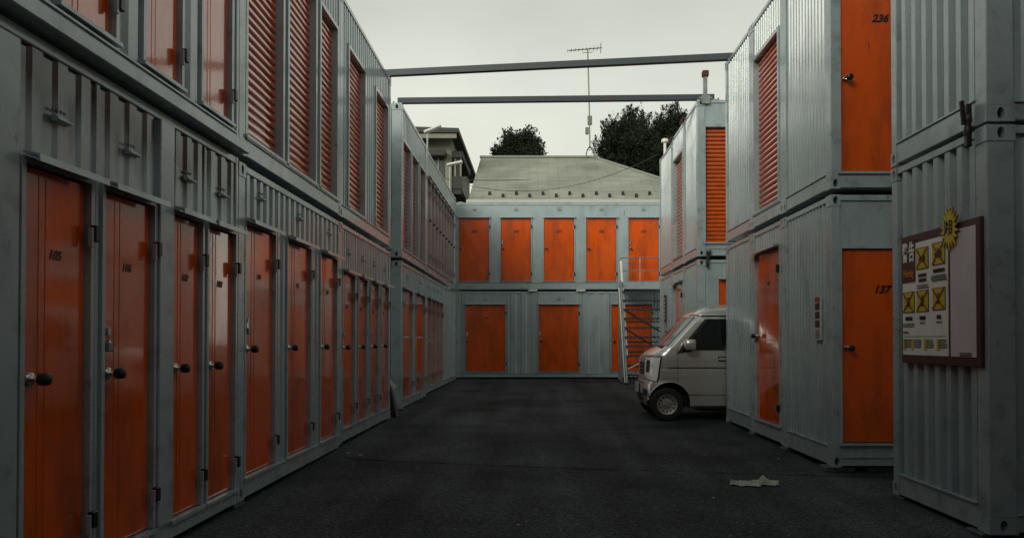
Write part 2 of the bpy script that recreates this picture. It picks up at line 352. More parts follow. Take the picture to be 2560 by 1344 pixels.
def container(label, x0, x1, y0, y1, z0, z1, faces, group, blocks=True, pm='paint', name='storage_container'):
    """faces: {kind: dict(op=[...], flat=bool, pitch, post, bh, th, ledge, cast=(left,right), vents, canopy, extra)}"""
    base = ((x0+x1)/2, (y0+y1)/2, z0)
    t = thing(name, label, 'container', base, group)
    i = .03
    ins = lambda k: .2 if k in faces else i
    ex, wx, sx, nx_ = ins('E'), ins('W'), ins('S'), ins('N')
    core = MB().box(x0+wx-base[0], x1-ex-base[0], y0+sx-base[1], y1-nx_-base[1], .05, z1-z0-.03)
    link('body_shell', core.mesh('body_shell', M['shell']), t)
    for kind, sp in faces.items():
        fc = Face(kind, x0, x1, y0, y1, base); L = fc.L
        pw = sp.get('post', .12); bh = sp.get('bh', .16); th = sp.get('th', .06); pmat = M[sp.get('pm', pm)]
        pwl = sp.get('postl', pw); pwr = sp.get('postr', pw); prd = sp.get('proud', 0)
        own_l = not (kind == 'E' and 'S' in faces); own_r = not (kind == 'W' and 'S' in faces)   # the front face owns a shared corner
        if not own_l: pwl = .142
        if not own_r: pwr = .142
        chh = .115
        for px_, w_, on, own in ((0, pwl, sp.get('cl', True), own_l), (L-pwr, pwr, sp.get('cr', True), own_r)):
            if not own: continue
            e = chh if on and w_ > .08 else .001
            fc.put('corner_post', MB().box(.001, w_-.001, -prd, .14, e, z1-z0-e, 0, .006).mesh('corner_post', M['rail']), t, px_, 0, z0)
        for px_, w_, on in ((0, pwl, sp.get('cl', True) and own_l), (L-pwr, pwr, sp.get('cr', True) and own_r)):
            if on and w_ > .08:
                for cz in (z0+chh/2+.001, z1-chh/2-.001):
                    fc.put('corner_casting', cast(w_+.008, chh), t, px_+w_/2, -prd-.001, cz)
        ia, ib = pwl, L-pwr
        fc.put('bottom_rail', MB().box(0, ib-ia, .002, .15, 0, bh, 0, .005).mesh('bottom_rail', M['rail']), t, ia, 0, z0+.012)
        fc.put('ledge', MB().box(0, ib-ia, -.012, .06, 0, .012).mesh('ledge', M['rail']), t, ia, 0, z0+.012+bh+.001)
        fc.put('top_rail', MB().box(0, ib-ia, -sp.get('trp', .0)+.002, .15, -th, 0, 0, .006).mesh('top_rail', M['rail']), t, ia, 0, z1-.004)
        zlo, zhi = z0+.012+bh+.014, z1-th-.006
        ops = sorted((dict(o, a=fc.span(*o['y'])[0], b=fc.span(*o['y'])[1]) for o in sp.get('op', [])), key=lambda o: o['a'])
        cur = ia; pit = sp.get('pitch', .16)
        def panel(a, b, c, d, flat=False):
            if b-a < .02 or d-c < .02: return
            if flat: me = MB().box(0, b-a, .02, .05, 0, d-c).mesh('wall_panel', pmat)
            else: me = corr(b-a, d-c, pit, d1=sp.get('cd'), m=pmat)
            fc.put('wall_panel', me, t, a, 0, c)
        g = .055 if not sp.get('g') else sp['g']
        for o in ops:
            gg = .052 if o['t'] == 'sh' else .037
            panel(cur, o['a']-gg, zlo, zhi, sp.get('flat', False))
            top = o['zt']+(.052 if o['t'] == 'sh' else .032)
            panel(o['a']-gg, o['b']+gg, top, zhi, o.get('flatop', sp.get('flatop', False)))
            if o['zb']-.035 > zlo+.02: panel(o['a']-gg, o['b']+gg, zlo, o['zb']-.032, True)
            cur = o['b']+gg
            if o['t'] == 'sh': add_shutter(fc, t, o['a'], o['b'], o['zb'], o['zt'])
            else:
                add_door(fc, t, o['a'], o['b'], o['zb'], o['zt'], o.get('num'), o.get('hw', 'knob'), o.get('hasp', False), o.get('kz'), o.get('double', False), o.get('hinge', 'r'), o.get('ns', .07))
                if o.get('canopy', True):
                    cm = MB().prism([(-.003, .035), (-.085, .018), (-.088, -.018), (-.078, -.018), (-.075, .008), (-.003, .022)], 'x', -.03, o['b']-o['a']+.035)
                    fc.put('door_canopy', cm.mesh('door_canopy', M['rail']), t, o['a'], 0, o['zt']+.018)
                if o.get('vent', True):
                    fc.put('vent', VENT, t, (o['a']+o['b'])/2, .012, o['zt']+o.get('vz', .28))
        panel(cur, ib, zlo, zhi, sp.get('flat', False))
        for (ma, mb_, pr) in sp.get('mid', []):
            a, b = fc.span(ma, mb_)
            fc.put('mullion', MB().box(0, b-a, -pr, .05, 0, zhi-zlo, 0, .005).mesh('mullion', M['rail']), t, a, 0, zlo)
        for (ba, bb, bz0, bz1, pr) in sp.get('beams', []):
            a, b = fc.span(ba, bb)
            fc.put('ledge_beam', MB().box(0, b-a, -pr, .05, 0, bz1-bz0, 0, .006).mesh('ledge_beam', M['rail']), t, a, 0, bz0)
    return t

LOW = 'lower row storage containers'; UP = 'upper row storage containers'
def doors(spans, zb, zt, **k):
    nums = k.pop('nums', [None]*len(spans)); hs = k.pop('hasps', ())
    return [dict(t='d', y=s, zb=zb, zt=zt, num=nums[i], hasp=(i in hs), **k) for i, s in enumerate(spans)]
def shutters(spans, zb, zt): return [dict(t='sh', y=s, zb=zb, zt=zt) for s in spans]
XL = -2.46; XD = -2.53; XR = 3.02; XF = 2.97; XH = 3.14
SEAM_L, SEAM_H = 1.475, 1.54      # top of lower boxes, bottom of upper boxes (relative to the camera)

# ------------------------------------------------------------------ ground
def ground():
    m = bpy.data.materials.new('asphalt'); m.use_nodes = True; n = m.node_tree; b = n.nodes['Principled BSDF']
    geo = n.nodes.new('ShaderNodeNewGeometry')
    t1 = n.nodes.new('ShaderNodeTexNoise'); t1.inputs['Scale'].default_value = .55; t1.inputs['Detail'].default_value = 7; t1.inputs['Roughness'].default_value = .6
    t2 = n.nodes.new('ShaderNodeTexVoronoi'); t2.inputs['Scale'].default_value = 55
    t3 = n.nodes.new('ShaderNodeTexNoise'); t3.inputs['Scale'].default_value = 26; t3.inputs['Detail'].default_value = 4
    for t in (t1, t2, t3): n.links.new(geo.outputs['Position'], t.inputs['Vector'])
    r1 = n.nodes.new('ShaderNodeValToRGB'); e = r1.color_ramp.elements
    e[0].position = .34; e[0].color = (.019, .021, .0235, 1); e[1].position = .66; e[1].color = (.058, .062, .067, 1)
    n.links.new(t1.outputs['Fac'], r1.inputs[0])
    r2 = n.nodes.new('ShaderNodeValToRGB'); e = r2.color_ramp.elements
    e[0].position = 0; e[0].color = (.3, .3, .3, 1); e[1].position = 1; e[1].color = (2.0, 2.0, 2.0, 1)
    n.links.new(t2.outputs['Color'], r2.inputs[0])
    mpt = n.nodes.new('ShaderNodeMapping'); mpt.inputs['Scale'].default_value = (2.2, .16, 1); n.links.new(geo.outputs['Position'], mpt.inputs[0])
    t5 = n.nodes.new('ShaderNodeTexNoise'); t5.inputs['Scale'].default_value = 1; t5.inputs['Detail'].default_value = 4; n.links.new(mpt.outputs[0], t5.inputs['Vector'])
    t6 = n.nodes.new('ShaderNodeTexVoronoi'); t6.inputs['Scale'].default_value = .8; t6.feature = 'SMOOTH_F1'; t6.inputs['Randomness'].default_value = 1; n.links.new(geo.outputs['Position'], t6.inputs['Vector'])
    r5 = n.nodes.new('ShaderNodeValToRGB'); e = r5.color_ramp.elements; e[0].position = .35; e[0].color = (.62, .62, .62, 1); e[1].position = .65; e[1].color = (1.25, 1.25, 1.25, 1); n.links.new(t5.outputs['Fac'], r5.inputs[0])
    r6 = n.nodes.new('ShaderNodeValToRGB'); e = r6.color_ramp.elements; e[0].position = .12; e[0].color = (.5, .5, .5, 1); e[1].position = .3; e[1].color = (1, 1, 1, 1); n.links.new(t6.outputs['Distance'], r6.inputs[0])
    m5 = n.nodes.new('ShaderNodeMixRGB'); m5.blend_type = 'MULTIPLY'; m5.inputs[0].default_value = 1; n.links.new(r1.outputs[0], m5.inputs[1]); n.links.new(r5.outputs[0], m5.inputs[2])
    m6 = n.nodes.new('ShaderNodeMixRGB'); m6.blend_type = 'MULTIPLY'; m6.inputs[0].default_value = .8; n.links.new(m5.outputs[0], m6.inputs[1]); n.links.new(r6.outputs[0], m6.inputs[2])
    mu = n.nodes.new('ShaderNodeMixRGB'); mu.blend_type = 'MULTIPLY'; mu.inputs[0].default_value = 1
    n.links.new(m6.outputs[0], mu.inputs[1]); n.links.new(r2.outputs[0], mu.inputs[2])
    # pale grit
    r3 = n.nodes.new('ShaderNodeValToRGB'); e = r3.color_ramp.elements
    e[0].position = .66; e[0].color = (0, 0, 0, 1); e[1].position = .71; e[1].color = (1, 1, 1, 1)
    n.links.new(t3.outputs['Fac'], r3.inputs[0])
    mg = n.nodes.new('ShaderNodeMixRGB'); n.links.new(r3.outputs[0], mg.inputs[0]); n.links.new(mu.outputs[0], mg.inputs[1]); mg.inputs[2].default_value = (.14, .14, .13, 1)
    n.links.new(mg.outputs[0], b.inputs['Base Color'])
    b.inputs['Roughness'].default_value = .9; b.inputs['Specular IOR Level'].default_value = .2
    bp = n.nodes.new('ShaderNodeBump'); bp.inputs['Strength'].default_value = .6; bp.inputs['Distance'].default_value = .006
    n.links.new(t2.outputs['Distance'], bp.inputs['Height']); n.links.new(bp.outputs[0], b.inputs['Normal'])
    ys = [-60, -6, 26, 300]; xs = [-200, 200]
    v = [(x, y, gz(y)) for y in ys for x in xs]; f = [(2*i, 2*i+1, 2*i+3, 2*i+2) for i in range(3)]
    struct(link('ground', MB().add(v, f).mesh('ground', m)))
ground()
def on_ground(x, y, dz=0): return (x, y, gz(y)+dz)

# crack and old paint line laid 3-4 mm over the asphalt
def strip(name, pts, wd, m, dz):
    mb = MB(); v = []
    for i, p in enumerate(pts):
        d = (Vector(pts[min(i+1, len(pts)-1)]) - Vector(pts[max(0, i-1)])).normalized(); nrm = Vector((-d.y, d.x))*wd(i)/2
        for s_ in (-1, 1): v.append((p[0]+s_*nrm.x, p[1]+s_*nrm.y, gz(p[1])+dz))
    return link(name, mb.add(v, [(2*i, 2*i+1, 2*i+3, 2*i+2) for i in range(len(pts)-1)]).mesh(name, m))
rnd = random.Random(3)
crk = mat('tar_crack', (.005, .005, .005), 1.0, spec=0)
pts = [(-2.2+i*.11, 8.75-1.25*(i/55)**.7+rnd.uniform(-.02, .02)) for i in range(56)]
struct(strip('ground_crack', pts, lambda i: rnd.uniform(.006, .022), crk, .004))
pts = [(1.1+i*.07, 9.0-.9*(i/30)**1.5+rnd.uniform(-.02, .02)) for i in range(24)]
struct(strip('ground_crack', pts, lambda i: rnd.uniform(.004, .016), crk, .004))
wl = mat('worn_white_line', (.2, .2, .19), .8, noise=(20, (.03, .03, .03), .38, .62))
struct(strip('worn_painted_line', [(.5+i*.1, 11.02+rnd.uniform(-.01, .01)) for i in range(11)], lambda i: rnd.uniform(.02, .045), wl, .004))

def block(x, y, top, w_=.3, d_=.2, label='', n=[0]):
    g = gz(y)
    if top-g < .01: return
    o = link('support_block', MB().box(-w_/2, w_/2, -d_/2, d_/2, 0, top-g-.002, 0, .008).mesh('support_block', M['block']), None, (x, y, g))
    return tag(o, label, 'block')

# ------------------------------------------------------------------ left row
d = .03
ZB, ZT = V(-1.2), V(.855)
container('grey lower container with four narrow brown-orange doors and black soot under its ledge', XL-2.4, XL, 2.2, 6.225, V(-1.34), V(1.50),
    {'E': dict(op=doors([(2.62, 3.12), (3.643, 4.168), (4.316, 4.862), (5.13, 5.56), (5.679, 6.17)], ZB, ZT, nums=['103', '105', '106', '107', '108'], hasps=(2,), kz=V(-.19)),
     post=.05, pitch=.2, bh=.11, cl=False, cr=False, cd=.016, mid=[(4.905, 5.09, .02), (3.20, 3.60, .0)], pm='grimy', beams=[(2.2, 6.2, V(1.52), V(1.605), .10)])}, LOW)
container('grey lower container with three wide-spaced orange doors under small canopies', XL-2.4, XL, 6.23, 9.41, V(-1.33), V(SEAM_L),
    {'E': dict(op=doors([(6.405, 7.11), (7.48, 8.23), (8.62, 9.30)], V(-1.146), V(.98), nums=['110', '111', '112'], hasps=(0,), kz=V(-.075)), postl=.14, postr=.06, pitch=.17, bh=.14)}, LOW)
container('grey lower container with four close narrow doors ending at the gap in the row', XL-2.4, XL, 9.415, 12.66, V(-1.29), V(SEAM_L),
    {'E': dict(op=doors([(9.59, 10.2), (10.44, 10.94), (11.21, 11.71), (11.97, 12.50)], V(-1.10), V(.855), nums=['113', '115', '116', '117'], hasps=(0, 2), kz=V(-.09)), post=.11, pitch=.12, bh=.15)}, LOW)
container('upper container with tall glossy orange doors above the sooty ledge', XL-2.4, XL, 2.2, 6.225, V(1.62), V(4.36),
    {'E': dict(op=doors([(2.28, 2.75), (3.08, 3.55), (3.91, 4.40), (4.745, 5.22), (5.56, 6.07)], V(1.745), V(3.8), nums=['203', '205', '206', '207', '208'], kz=V(2.75)), post=.05, pitch=.2, bh=.05, cl=False, cr=False)}, UP)
container('upper container with three orange roller shutters side by side', XL-2.4, XL, 6.23, 9.41, V(SEAM_H), V(4.36),
    {'E': dict(op=shutters([(6.42, 7.30), (7.49, 8.38), (8.59, 9.28)], V(1.735), V(3.81)), postl=.14, postr=.06, pitch=.12, bh=.14, flat=True)}, UP)
container('upper container with two orange roller shutters set apart by ribbed wall', XL-2.4, XL, 9.415, 12.66, V(SEAM_H), V(4.36),
    {'E': dict(op=shutters([(9.88, 10.78), (11.54, 12.42)], V(1.735), V(3.81)), post=.11, pitch=.12, bh=.14)}, UP)
# beyond the gap
DS = dict(post=.12, pitch=.14, bh=.13)
container('lower container just past the gap with two double doors and silver levers', XD-2.4, XD, 14.07, 17.2, V(-1.27), V(SEAM_L),
    {'E': dict(op=doors([(14.22, 15.3), (15.8, 17.0)], V(-1.085), V(.95), double=True, hw='lever', kz=V(.05), nums=[None]*2), **DS), 'S': dict(postr=.19, post=.12, pitch=.16, bh=.13)}, LOW)
container('lower container with four slim doors and blank ribbed end by the back row', XD-2.4, XD, 17.21, 23.3, V(-1.21), V(SEAM_L),
    {'E': dict(op=doors([(17.4, 17.95), (18.15, 18.7), (18.9, 19.45), (19.65, 20.2)], V(-1.05), V(.95), hw='lever', kz=V(-.03)), mid=[(20.6, 20.75, 0), (22.0, 22.15, 0)], **DS)}, LOW)
container('upper container past the gap with three narrow orange shutters', XD-2.4, XD, 14.07, 17.2, V(SEAM_H), V(4.40),
    {'E': dict(op=shutters([(14.25, 15.08), (15.3, 16.05), (16.28, 17.03)], V(1.72), V(3.75)), **DS), 'S': dict(postr=.19, post=.12, pitch=.16, bh=.13)}, UP)
container('upper container with nine tightly spaced orange doors and shiny handles', XD-2.4, XD, 17.21, 23.3, V(SEAM_H), V(4.36),
    {'E': dict(op=doors([(17.4+i*.62, 17.85+i*.62) for i in range(9)], V(1.75), V(3.72), kz=V(2.75), vent=False), **DS)}, UP)

# ------------------------------------------------------------------ back row
YB = 23.6; pb = F/YB
bx = lambda px: (px-PX)/pb
container('lower back container with three wide brown-orange doors across the lane end', bx(1126), bx(1126)+6.75, YB, YB+2.4, V(-1.155), V(1.515),
    {'S': dict(op=doors([(bx(1164), bx(1263)), (bx(1347), bx(1446)), (bx(1529), bx(1629))], V(-.955), V(1.11), nums=['162', '161', '160'], hasps=(0, 1), kz=V(-.02), flatop=True, vz=.18, ns=.1), post=.3, pitch=.3, bh=.11, cl=False, cr=False,
      mid=[(bx(1268.5), bx(1271.5), .004), (bx(1340), bx(1343), .004), (bx(1451), bx(1454.5), .004), (bx(1521), bx(1524), .004)])}, LOW)
BU = container('upper back container with five bright orange doors in a row', bx(1133), bx(1133)+6.65, YB, YB+2.4, V(1.57), V(4.28),
    {'S': dict(op=doors([(bx(x), bx(x+75)) for x in (1147, 1252, 1360, 1466, 1572)], V(1.84), V(3.80), nums=['260', '258', '257', '256', '255'], hasps=(1, 4), kz=V(2.84), flatop=True, vz=.26, ns=.115), post=.14, pitch=.2, bh=.2, th=.08, cr=False, flat=True)}, UP)
rib = MB().prism([(-.11, 0), (.11, 0), (.075, .05), (-.075, .05)], 'y', -.02, 2.2).mesh('roof_rib', M['rail'])
for i in range(23):
    link('roof_rib', rib, BU, (-3.1+i*.28, -1.2+.02, 4.28-1.57-.028))
# forklift pockets and bearing pads of the back row
for px_, lb in ((1332, 'pale bearing pad in the back row joint, nearer the beige house'), (1452, 'pale bearing pad in the back row joint, nearer the steel stairs')):
    o = link('bearing_pad', MB().box(-.14, .14, -.09, .1, -.05, .05, 0, .006).mesh('bearing_pad', M['white']), None, (bx(px_), YB, V(1.5425)))
    o.scale.z = .5
    tag(o, lb, 'pad', 'bearing pads of the back row')

# ------------------------------------------------------------------ right rows
def right_mod(y0, y1, X, names, z0, tl, zu, zt, low, up, s_low=None, s_up=None, bh=.19):
    fl = {'W': dict(op=low, post=.1, pitch=.1, bh=bh)}; fu = {'W': dict(op=up, post=.1, pitch=.1, bh=.15)}
    if s_low is not None: fl['S'] = s_low
    if s_up is not None: fu['S'] = s_up
    container(names[0], X, X+2.5, y0, y1, V(z0), V(tl), fl, LOW); container(names[1], X, X+2.5, y0, y1, V(zu), V(zt), fu, UP)
# nearest right stack (carries the warning board)
sh = dict(postl=.195, post=.16, bh=.12, pitch=.22)
container('lower container carrying the white warning board on its ribbed side', XH, XH+2.5, 5.30, 6.73, V(-1.35), V(1.51),
    {'W': dict(op=[], post=.1, pitch=.17, bh=.17, cd=.055), 'S': dict(op=doors([(XH+.45, XH+1.4)], V(-1.1), V(.93), vent=False), **sh)}, LOW)
container('upper container with sunlit pale ribs above the warning board', XH, XH+2.5, 5.30, 6.73, V(1.53), V(4.46),
    {'W': dict(op=[], post=.1, pitch=.17, bh=.17, cd=.055), 'S': dict(op=doors([(XH+.45, XH+1.4)], V(1.75), V(3.8), vent=False), **sh)}, UP)
# middle right stack, three modules
sG = lambda zb, zt, num, kz, ht: dict(op=[dict(t='d', y=(3.13, 3.96), zb=V(zb), zt=V(zt), num=num, kz=V(kz), canopy=False, vent=False, flatop=True, ns=.11)], postl=.09, post=.12, bh=.085 if ht else .14, pitch=.2, flat=True)
right_mod(7.81, 9.325, XR, ['lower container with door 137 facing the warning board', 'upper container with door 236 and ribbed side towards the lane'],
    -1.30, 1.50, 1.56, 4.46, [], [], sG(-1.05, .94, '137', -.08, 1), sG(1.74, 3.75, '236', 2.70, 0))
right_mod(9.335, 10.725, XR, ['lower container with one glossy orange door between two ribbed containers', 'upper container with one orange shutter between two ribbed containers'],
    -1.29, 1.50, 1.56, 4.46, doors([(9.52, 10.58)], V(-1.07), V(1.17), hinge='r', kz=V(.06), nums=['138'], vent=False), shutters([(9.55, 10.6)], V(1.77), V(3.9)))
right_mod(10.735, 12.2, XR, ['lower ribbed container at the corner where the van pokes out', 'upper blank ribbed container carrying the end of the first beam'],
    -1.285, 1.50, 1.56, 4.46, [], [])
# far right stack behind the van
sF = lambda op: dict(op=op, postl=.14, post=.12, bh=.12, pitch=.2, flat=True, flatop=True)
right_mod(14.1, 15.45, XF, ['lower container directly behind the van with a door facing it', 'upper container with a shutter facing over the van roof'],
    -1.25, 1.50, 1.56, 4.48, [], [], sF(doors([(3.36, 4.3)], V(-1.05), V(1.13), vent=False)), sF(shutters([(3.12, 4.25)], V(1.82), V(3.97))))
right_mod(15.46, 16.83, XF, ['lower container with one narrow orange door seen past the van windscreen', 'upper container with a narrow shutter beside the back row'],
    -1.24, 1.50, 1.56, 4.46, doors([(15.62, 16.64)], V(-1.05), V(1.2), vent=False), shutters([(15.62, 16.64)], V(1.78), V(3.9)))
right_mod(16.84, 18.5, XF, ['lower blank container bearing the tall red and white strip sign', 'upper blank pale container nearest the back row'],
    -1.23, 1.50, 1.56, 4.40, [], [])

# unseen containers added behind and beside the camera to darken the lane
RW = 'unseen containers added to block light'
for k, (xa, xb, nm) in enumerate([(-4.9, -.02, 'left'), (0, 4.9, 'right')]):
    container('unseen lower container added behind the photographer to block light, %s half' % ('left row' if k == 0 else 'open yard'), xa, xb, -4.2, -1.7, V(-1.36), V(1.475), {'N': dict(op=doors([(xa+.5+i*1.5, xa+1.4+i*1.5) for i in range(3)], V(-1.15), V(.95)), post=.14, bh=.14)}, RW)
    container('unseen upper container added behind the photographer to block light, %s half' % ('left row' if k == 0 else 'open yard'), xa, xb, -4.2, -1.7, V(1.54), V(4.36), {'N': dict(op=doors([(xa+.5+i*1.5, xa+1.4+i*1.5) for i in range(3)], V(1.75), V(3.8)), post=.14, bh=.14)}, RW)
container('unseen lower left container added beside the photographer to block light', XL-2.4, XL, -1.69, 2.19, V(-1.36), V(1.50), {'E': dict(op=doors([(-.9, -.3), (.6, 1.2)], V(-1.2), V(.855)), post=.1, bh=.11)}, RW)
container('unseen upper left container added beside the photographer to block light', XL-2.4, XL, -1.69, 2.19, V(1.62), V(4.36), {'E': dict(op=doors([(-.9, -.3), (.6, 1.2)], V(1.745), V(3.8)), post=.1, bh=.05)}, RW)

for k in range(2):  # out-of-view right stacks, added to shut low sky off the left doors
    ya, yb_ = -1.69+k*3.3, 1.55+k*3.3; nm = 'next to the warning board stack' if k else 'beside the row behind the photographer'
    container('unseen lower right container added to block light, %s' % nm, 3.7, 6.1, ya, yb_, V(-1.36), V(1.475), {'W': dict(op=doors([(ya+.4, ya+1.2), (ya+1.9, ya+2.7)], V(-1.15), V(.95)), post=.12, bh=.14)}, RW)
    container('unseen upper right container added to block light, %s' % nm, 3.7, 6.1, ya, yb_, V(1.54), V(4.36), {'W': dict(op=doors([(ya+.4, ya+1.2), (ya+1.9, ya+2.7)], V(1.75), V(3.8)), post=.12, bh=.14)}, RW)

t = thing('light_blocker_building', 'tall plain grey light blocker added unseen behind the photographer', 'light_blocker', (-1, -9, -.06))  # unseen volume added behind the camera to shade the lower walls
link('wall', MB().box(-12, 11, -4, 4, 0, 10).mesh('wall', mat('light_blocker_cladding', (.2, .21, .2), .7, noise=(1.5, (.14, .15, .15), .3, .6))), t)
link('roof', MB().prism([(-4.4, 10.002), (4.4, 10.002), (0, 11.3)], 'x', -12.4, 11.4).mesh('roof', M['shell']), t)
for k in range(6): link('window', MB().box(-10+k*3.6, -8.2+k*3.6, 3.95, 4.03, 7.2, 8.6).mesh('window', mat('light_blocker_glass', (.03, .035, .04), .1)), t)

# concrete blocks under the corners
for x, y, top, lb in [(XR+.1, 7.95, V(-1.302), 'concrete block under the container with door 137'), (XR+.12, 9.33, V(-1.302), 'concrete block beneath the glossy orange door container'),
                  (XR+.12, 10.73, V(-1.292), 'concrete block at the joint towards the van'), (XR+.12, 12.1, V(-1.287), 'concrete block under the corner by the van'),
                  (XH+.12, 5.45, V(-1.352), 'concrete block under the near corner of the warning board container'), (XH+.14, 6.65, V(-1.352), 'concrete block under the far corner of the warning board container'),
                  (XL-.15, 6.3, V(-1.342), 'concrete block under the three-door container, near corner'), (XL-.15, 9.42, V(-1.332), 'concrete block under the joint of the left lower containers'),
                  (XL-.15, 12.5, V(-1.292), 'concrete block under the container end at the gap'), (XD-.12, 14.2, V(-1.272), 'concrete block under the first container past the gap'),
                  (3.55, 7.98, V(-1.302), 'concrete block in the dark under door 137')]:
    block(x, y, top, label=lb)

# ------------------------------------------------------------------ beams across the lane
def cross_beam(p, q, label):
    t = thing('overhead_beam', label, 'beam', p, 'steel beams tying the two rows together')
    p, q = Vector(p), Vector(q)
    link('beam_tube', MB().beam((0, 0, 0), q-p, .10, .10).mesh('beam_tube', M['beam']), t)
    for e in (Vector((0, 0, 0)), q-p):
        link('end_plate', MB().box(e.x-.09, e.x+.09, e.y-.075, e.y+.075, e.z-.068, e.z-.052, 0, .003).mesh('end_plate', M['rail']), t)
        bo = MB()
        for sx_ in (-.07, .07): bo.lathe([(.001, e.z-.05), (.014, e.z-.05), (.014, e.z-.03), (.001, e.z-.03)], 'z', 6, (e.x+sx_, e.y-.062, 0))
        link('bolt', bo.mesh('bolt', M['dark']), t)
cross_beam((-2.54, 12.58, V(4.43)), (3.12, 12.1, V(4.53)), 'grey steel beam over the lane resting on the two-shutter container')
cross_beam((-2.62, 14.16, V(4.47)), (3.3, 14.2, V(4.55)), 'second steel beam over the lane, ending by the short post')

# bridge clamps hooking stacked boxes together
def clamp(x, y, z, sx_, label):
    t = thing('container_clamp', label, 'clamp', (x, y, z), 'black clamps at the stacked corners')
    for h0, h1 in ((-.16, -.07), (.06, .15)): link('hook', MB().box(-.02, .02, -.022, .022, h0, h1, 0, .006).mesh('hook', M['black']), t)
    link('turnbuckle', MB().lathe([(.012, -.09), (.026, -.08), (.03, -.03), (.022, 0), (.03, .03), (.026, .07), (.012, .09)], 'z', 10).mesh('turnbuckle', M['black'], 40), t)
    link('lever', MB().beam((sx_*.03, 0, .0), (sx_*.05, -.01, .17), .025, .022).mesh('lever', M['black']), t)
clamp(XH-.04, 5.46, V(1.55), -1, 'black clamp joining the two warning board containers')
clamp(XD-.22, 14.03, V(1.53), -1, 'black clamp on the corner just past the gap')
clamp(XF+.17, 14.06, V(1.50), 1, 'black clamp on the corner above the van')

# ------------------------------------------------------------------ small roof fittings
t = thing('roof_post', 'short steel post with reddish box head beside the second beam', 'post', (3.02+.1, 14.12, V(4.49)))
link('pole', MB().box(-.035, .035, -.035, .035, 0, .42, 0, .004).mesh('pole', M['galv']), t)
link('box_head', MB().box(-.055, .06, -.06, .06, .42, .53, 0, .01).mesh('box_head', M['rust']), t)
link('bracket', MB().box(-.12, .12, -.05, .05, -.005, .03, 0, .004).box(-.08, .08, -.06, -.045, -.1, .06, 0, .004).mesh('bracket', M['galv']), t)
t = thing('vent_pipe', 'white mushroom-capped vent pipe on the far right roof', 'pipe', (3.05, 18.2, V(4.39)))
link('pipe', MB().lathe([(.035, 0), (.035, .36)], 'z', 12).mesh('pipe', M['white'], 40), t)
link('cap', MB().lathe([(.03, .34), (.085, .36), (.09, .40), (.07, .44), (.01, .455)], 'z', 14).mesh('cap', M['white'], 40), t)
for (x, y, z, lb) in [(XF+.06, 15.45, V(4.50), 'rusty clamp on the roof edge above the narrow shutter'), (XF+.06, 16.83, V(4.47), 'rusty clamp on the roof edge by the white vent pipe')]:
    t = thing('roof_clamp', lb, 'clamp', (x, y, z-.03))
    link('plate', MB().box(-.12, .10, -.14, .14, 0, .035, 0, .006).mesh('plate', M['rust']), t)
    for h0, h1 in ((-.11, -.05), (.05, .11)): link('hook', MB().box(-.12, -.09, h0, h1, -.07, .03, 0, .004).mesh('hook', M['rust']), t)

def floodlight(x, y, z, h, label, ang):
    t = thing('floodlight', label, 'floodlight', (x, y, z), 'white floodlights on the container roof')
    link('pole', MB().tube([(0, 0, 0), (0, 0, h)], .022, 8).mesh('pole', M['galv'], 40), t)
    bd = MB().box(-.06, .42, -.10, .10, -.03, .03, 0, .015).mesh('lamp_head', M['white'])
    bd.transform(Matrix.Rotation(R(-ang), 4, 'Y'))
    link('lamp_head', bd, t, (-.03, 0, h+.02))
floodlight(-2.92, 20.0, V(4.33), 1.15, 'white floodlight on a pole in front of the beige house gable', 22)
floodlight(-2.66, 22.9, V(4.33), .95, 'white floodlight by the balcony end of the beige house', 12)

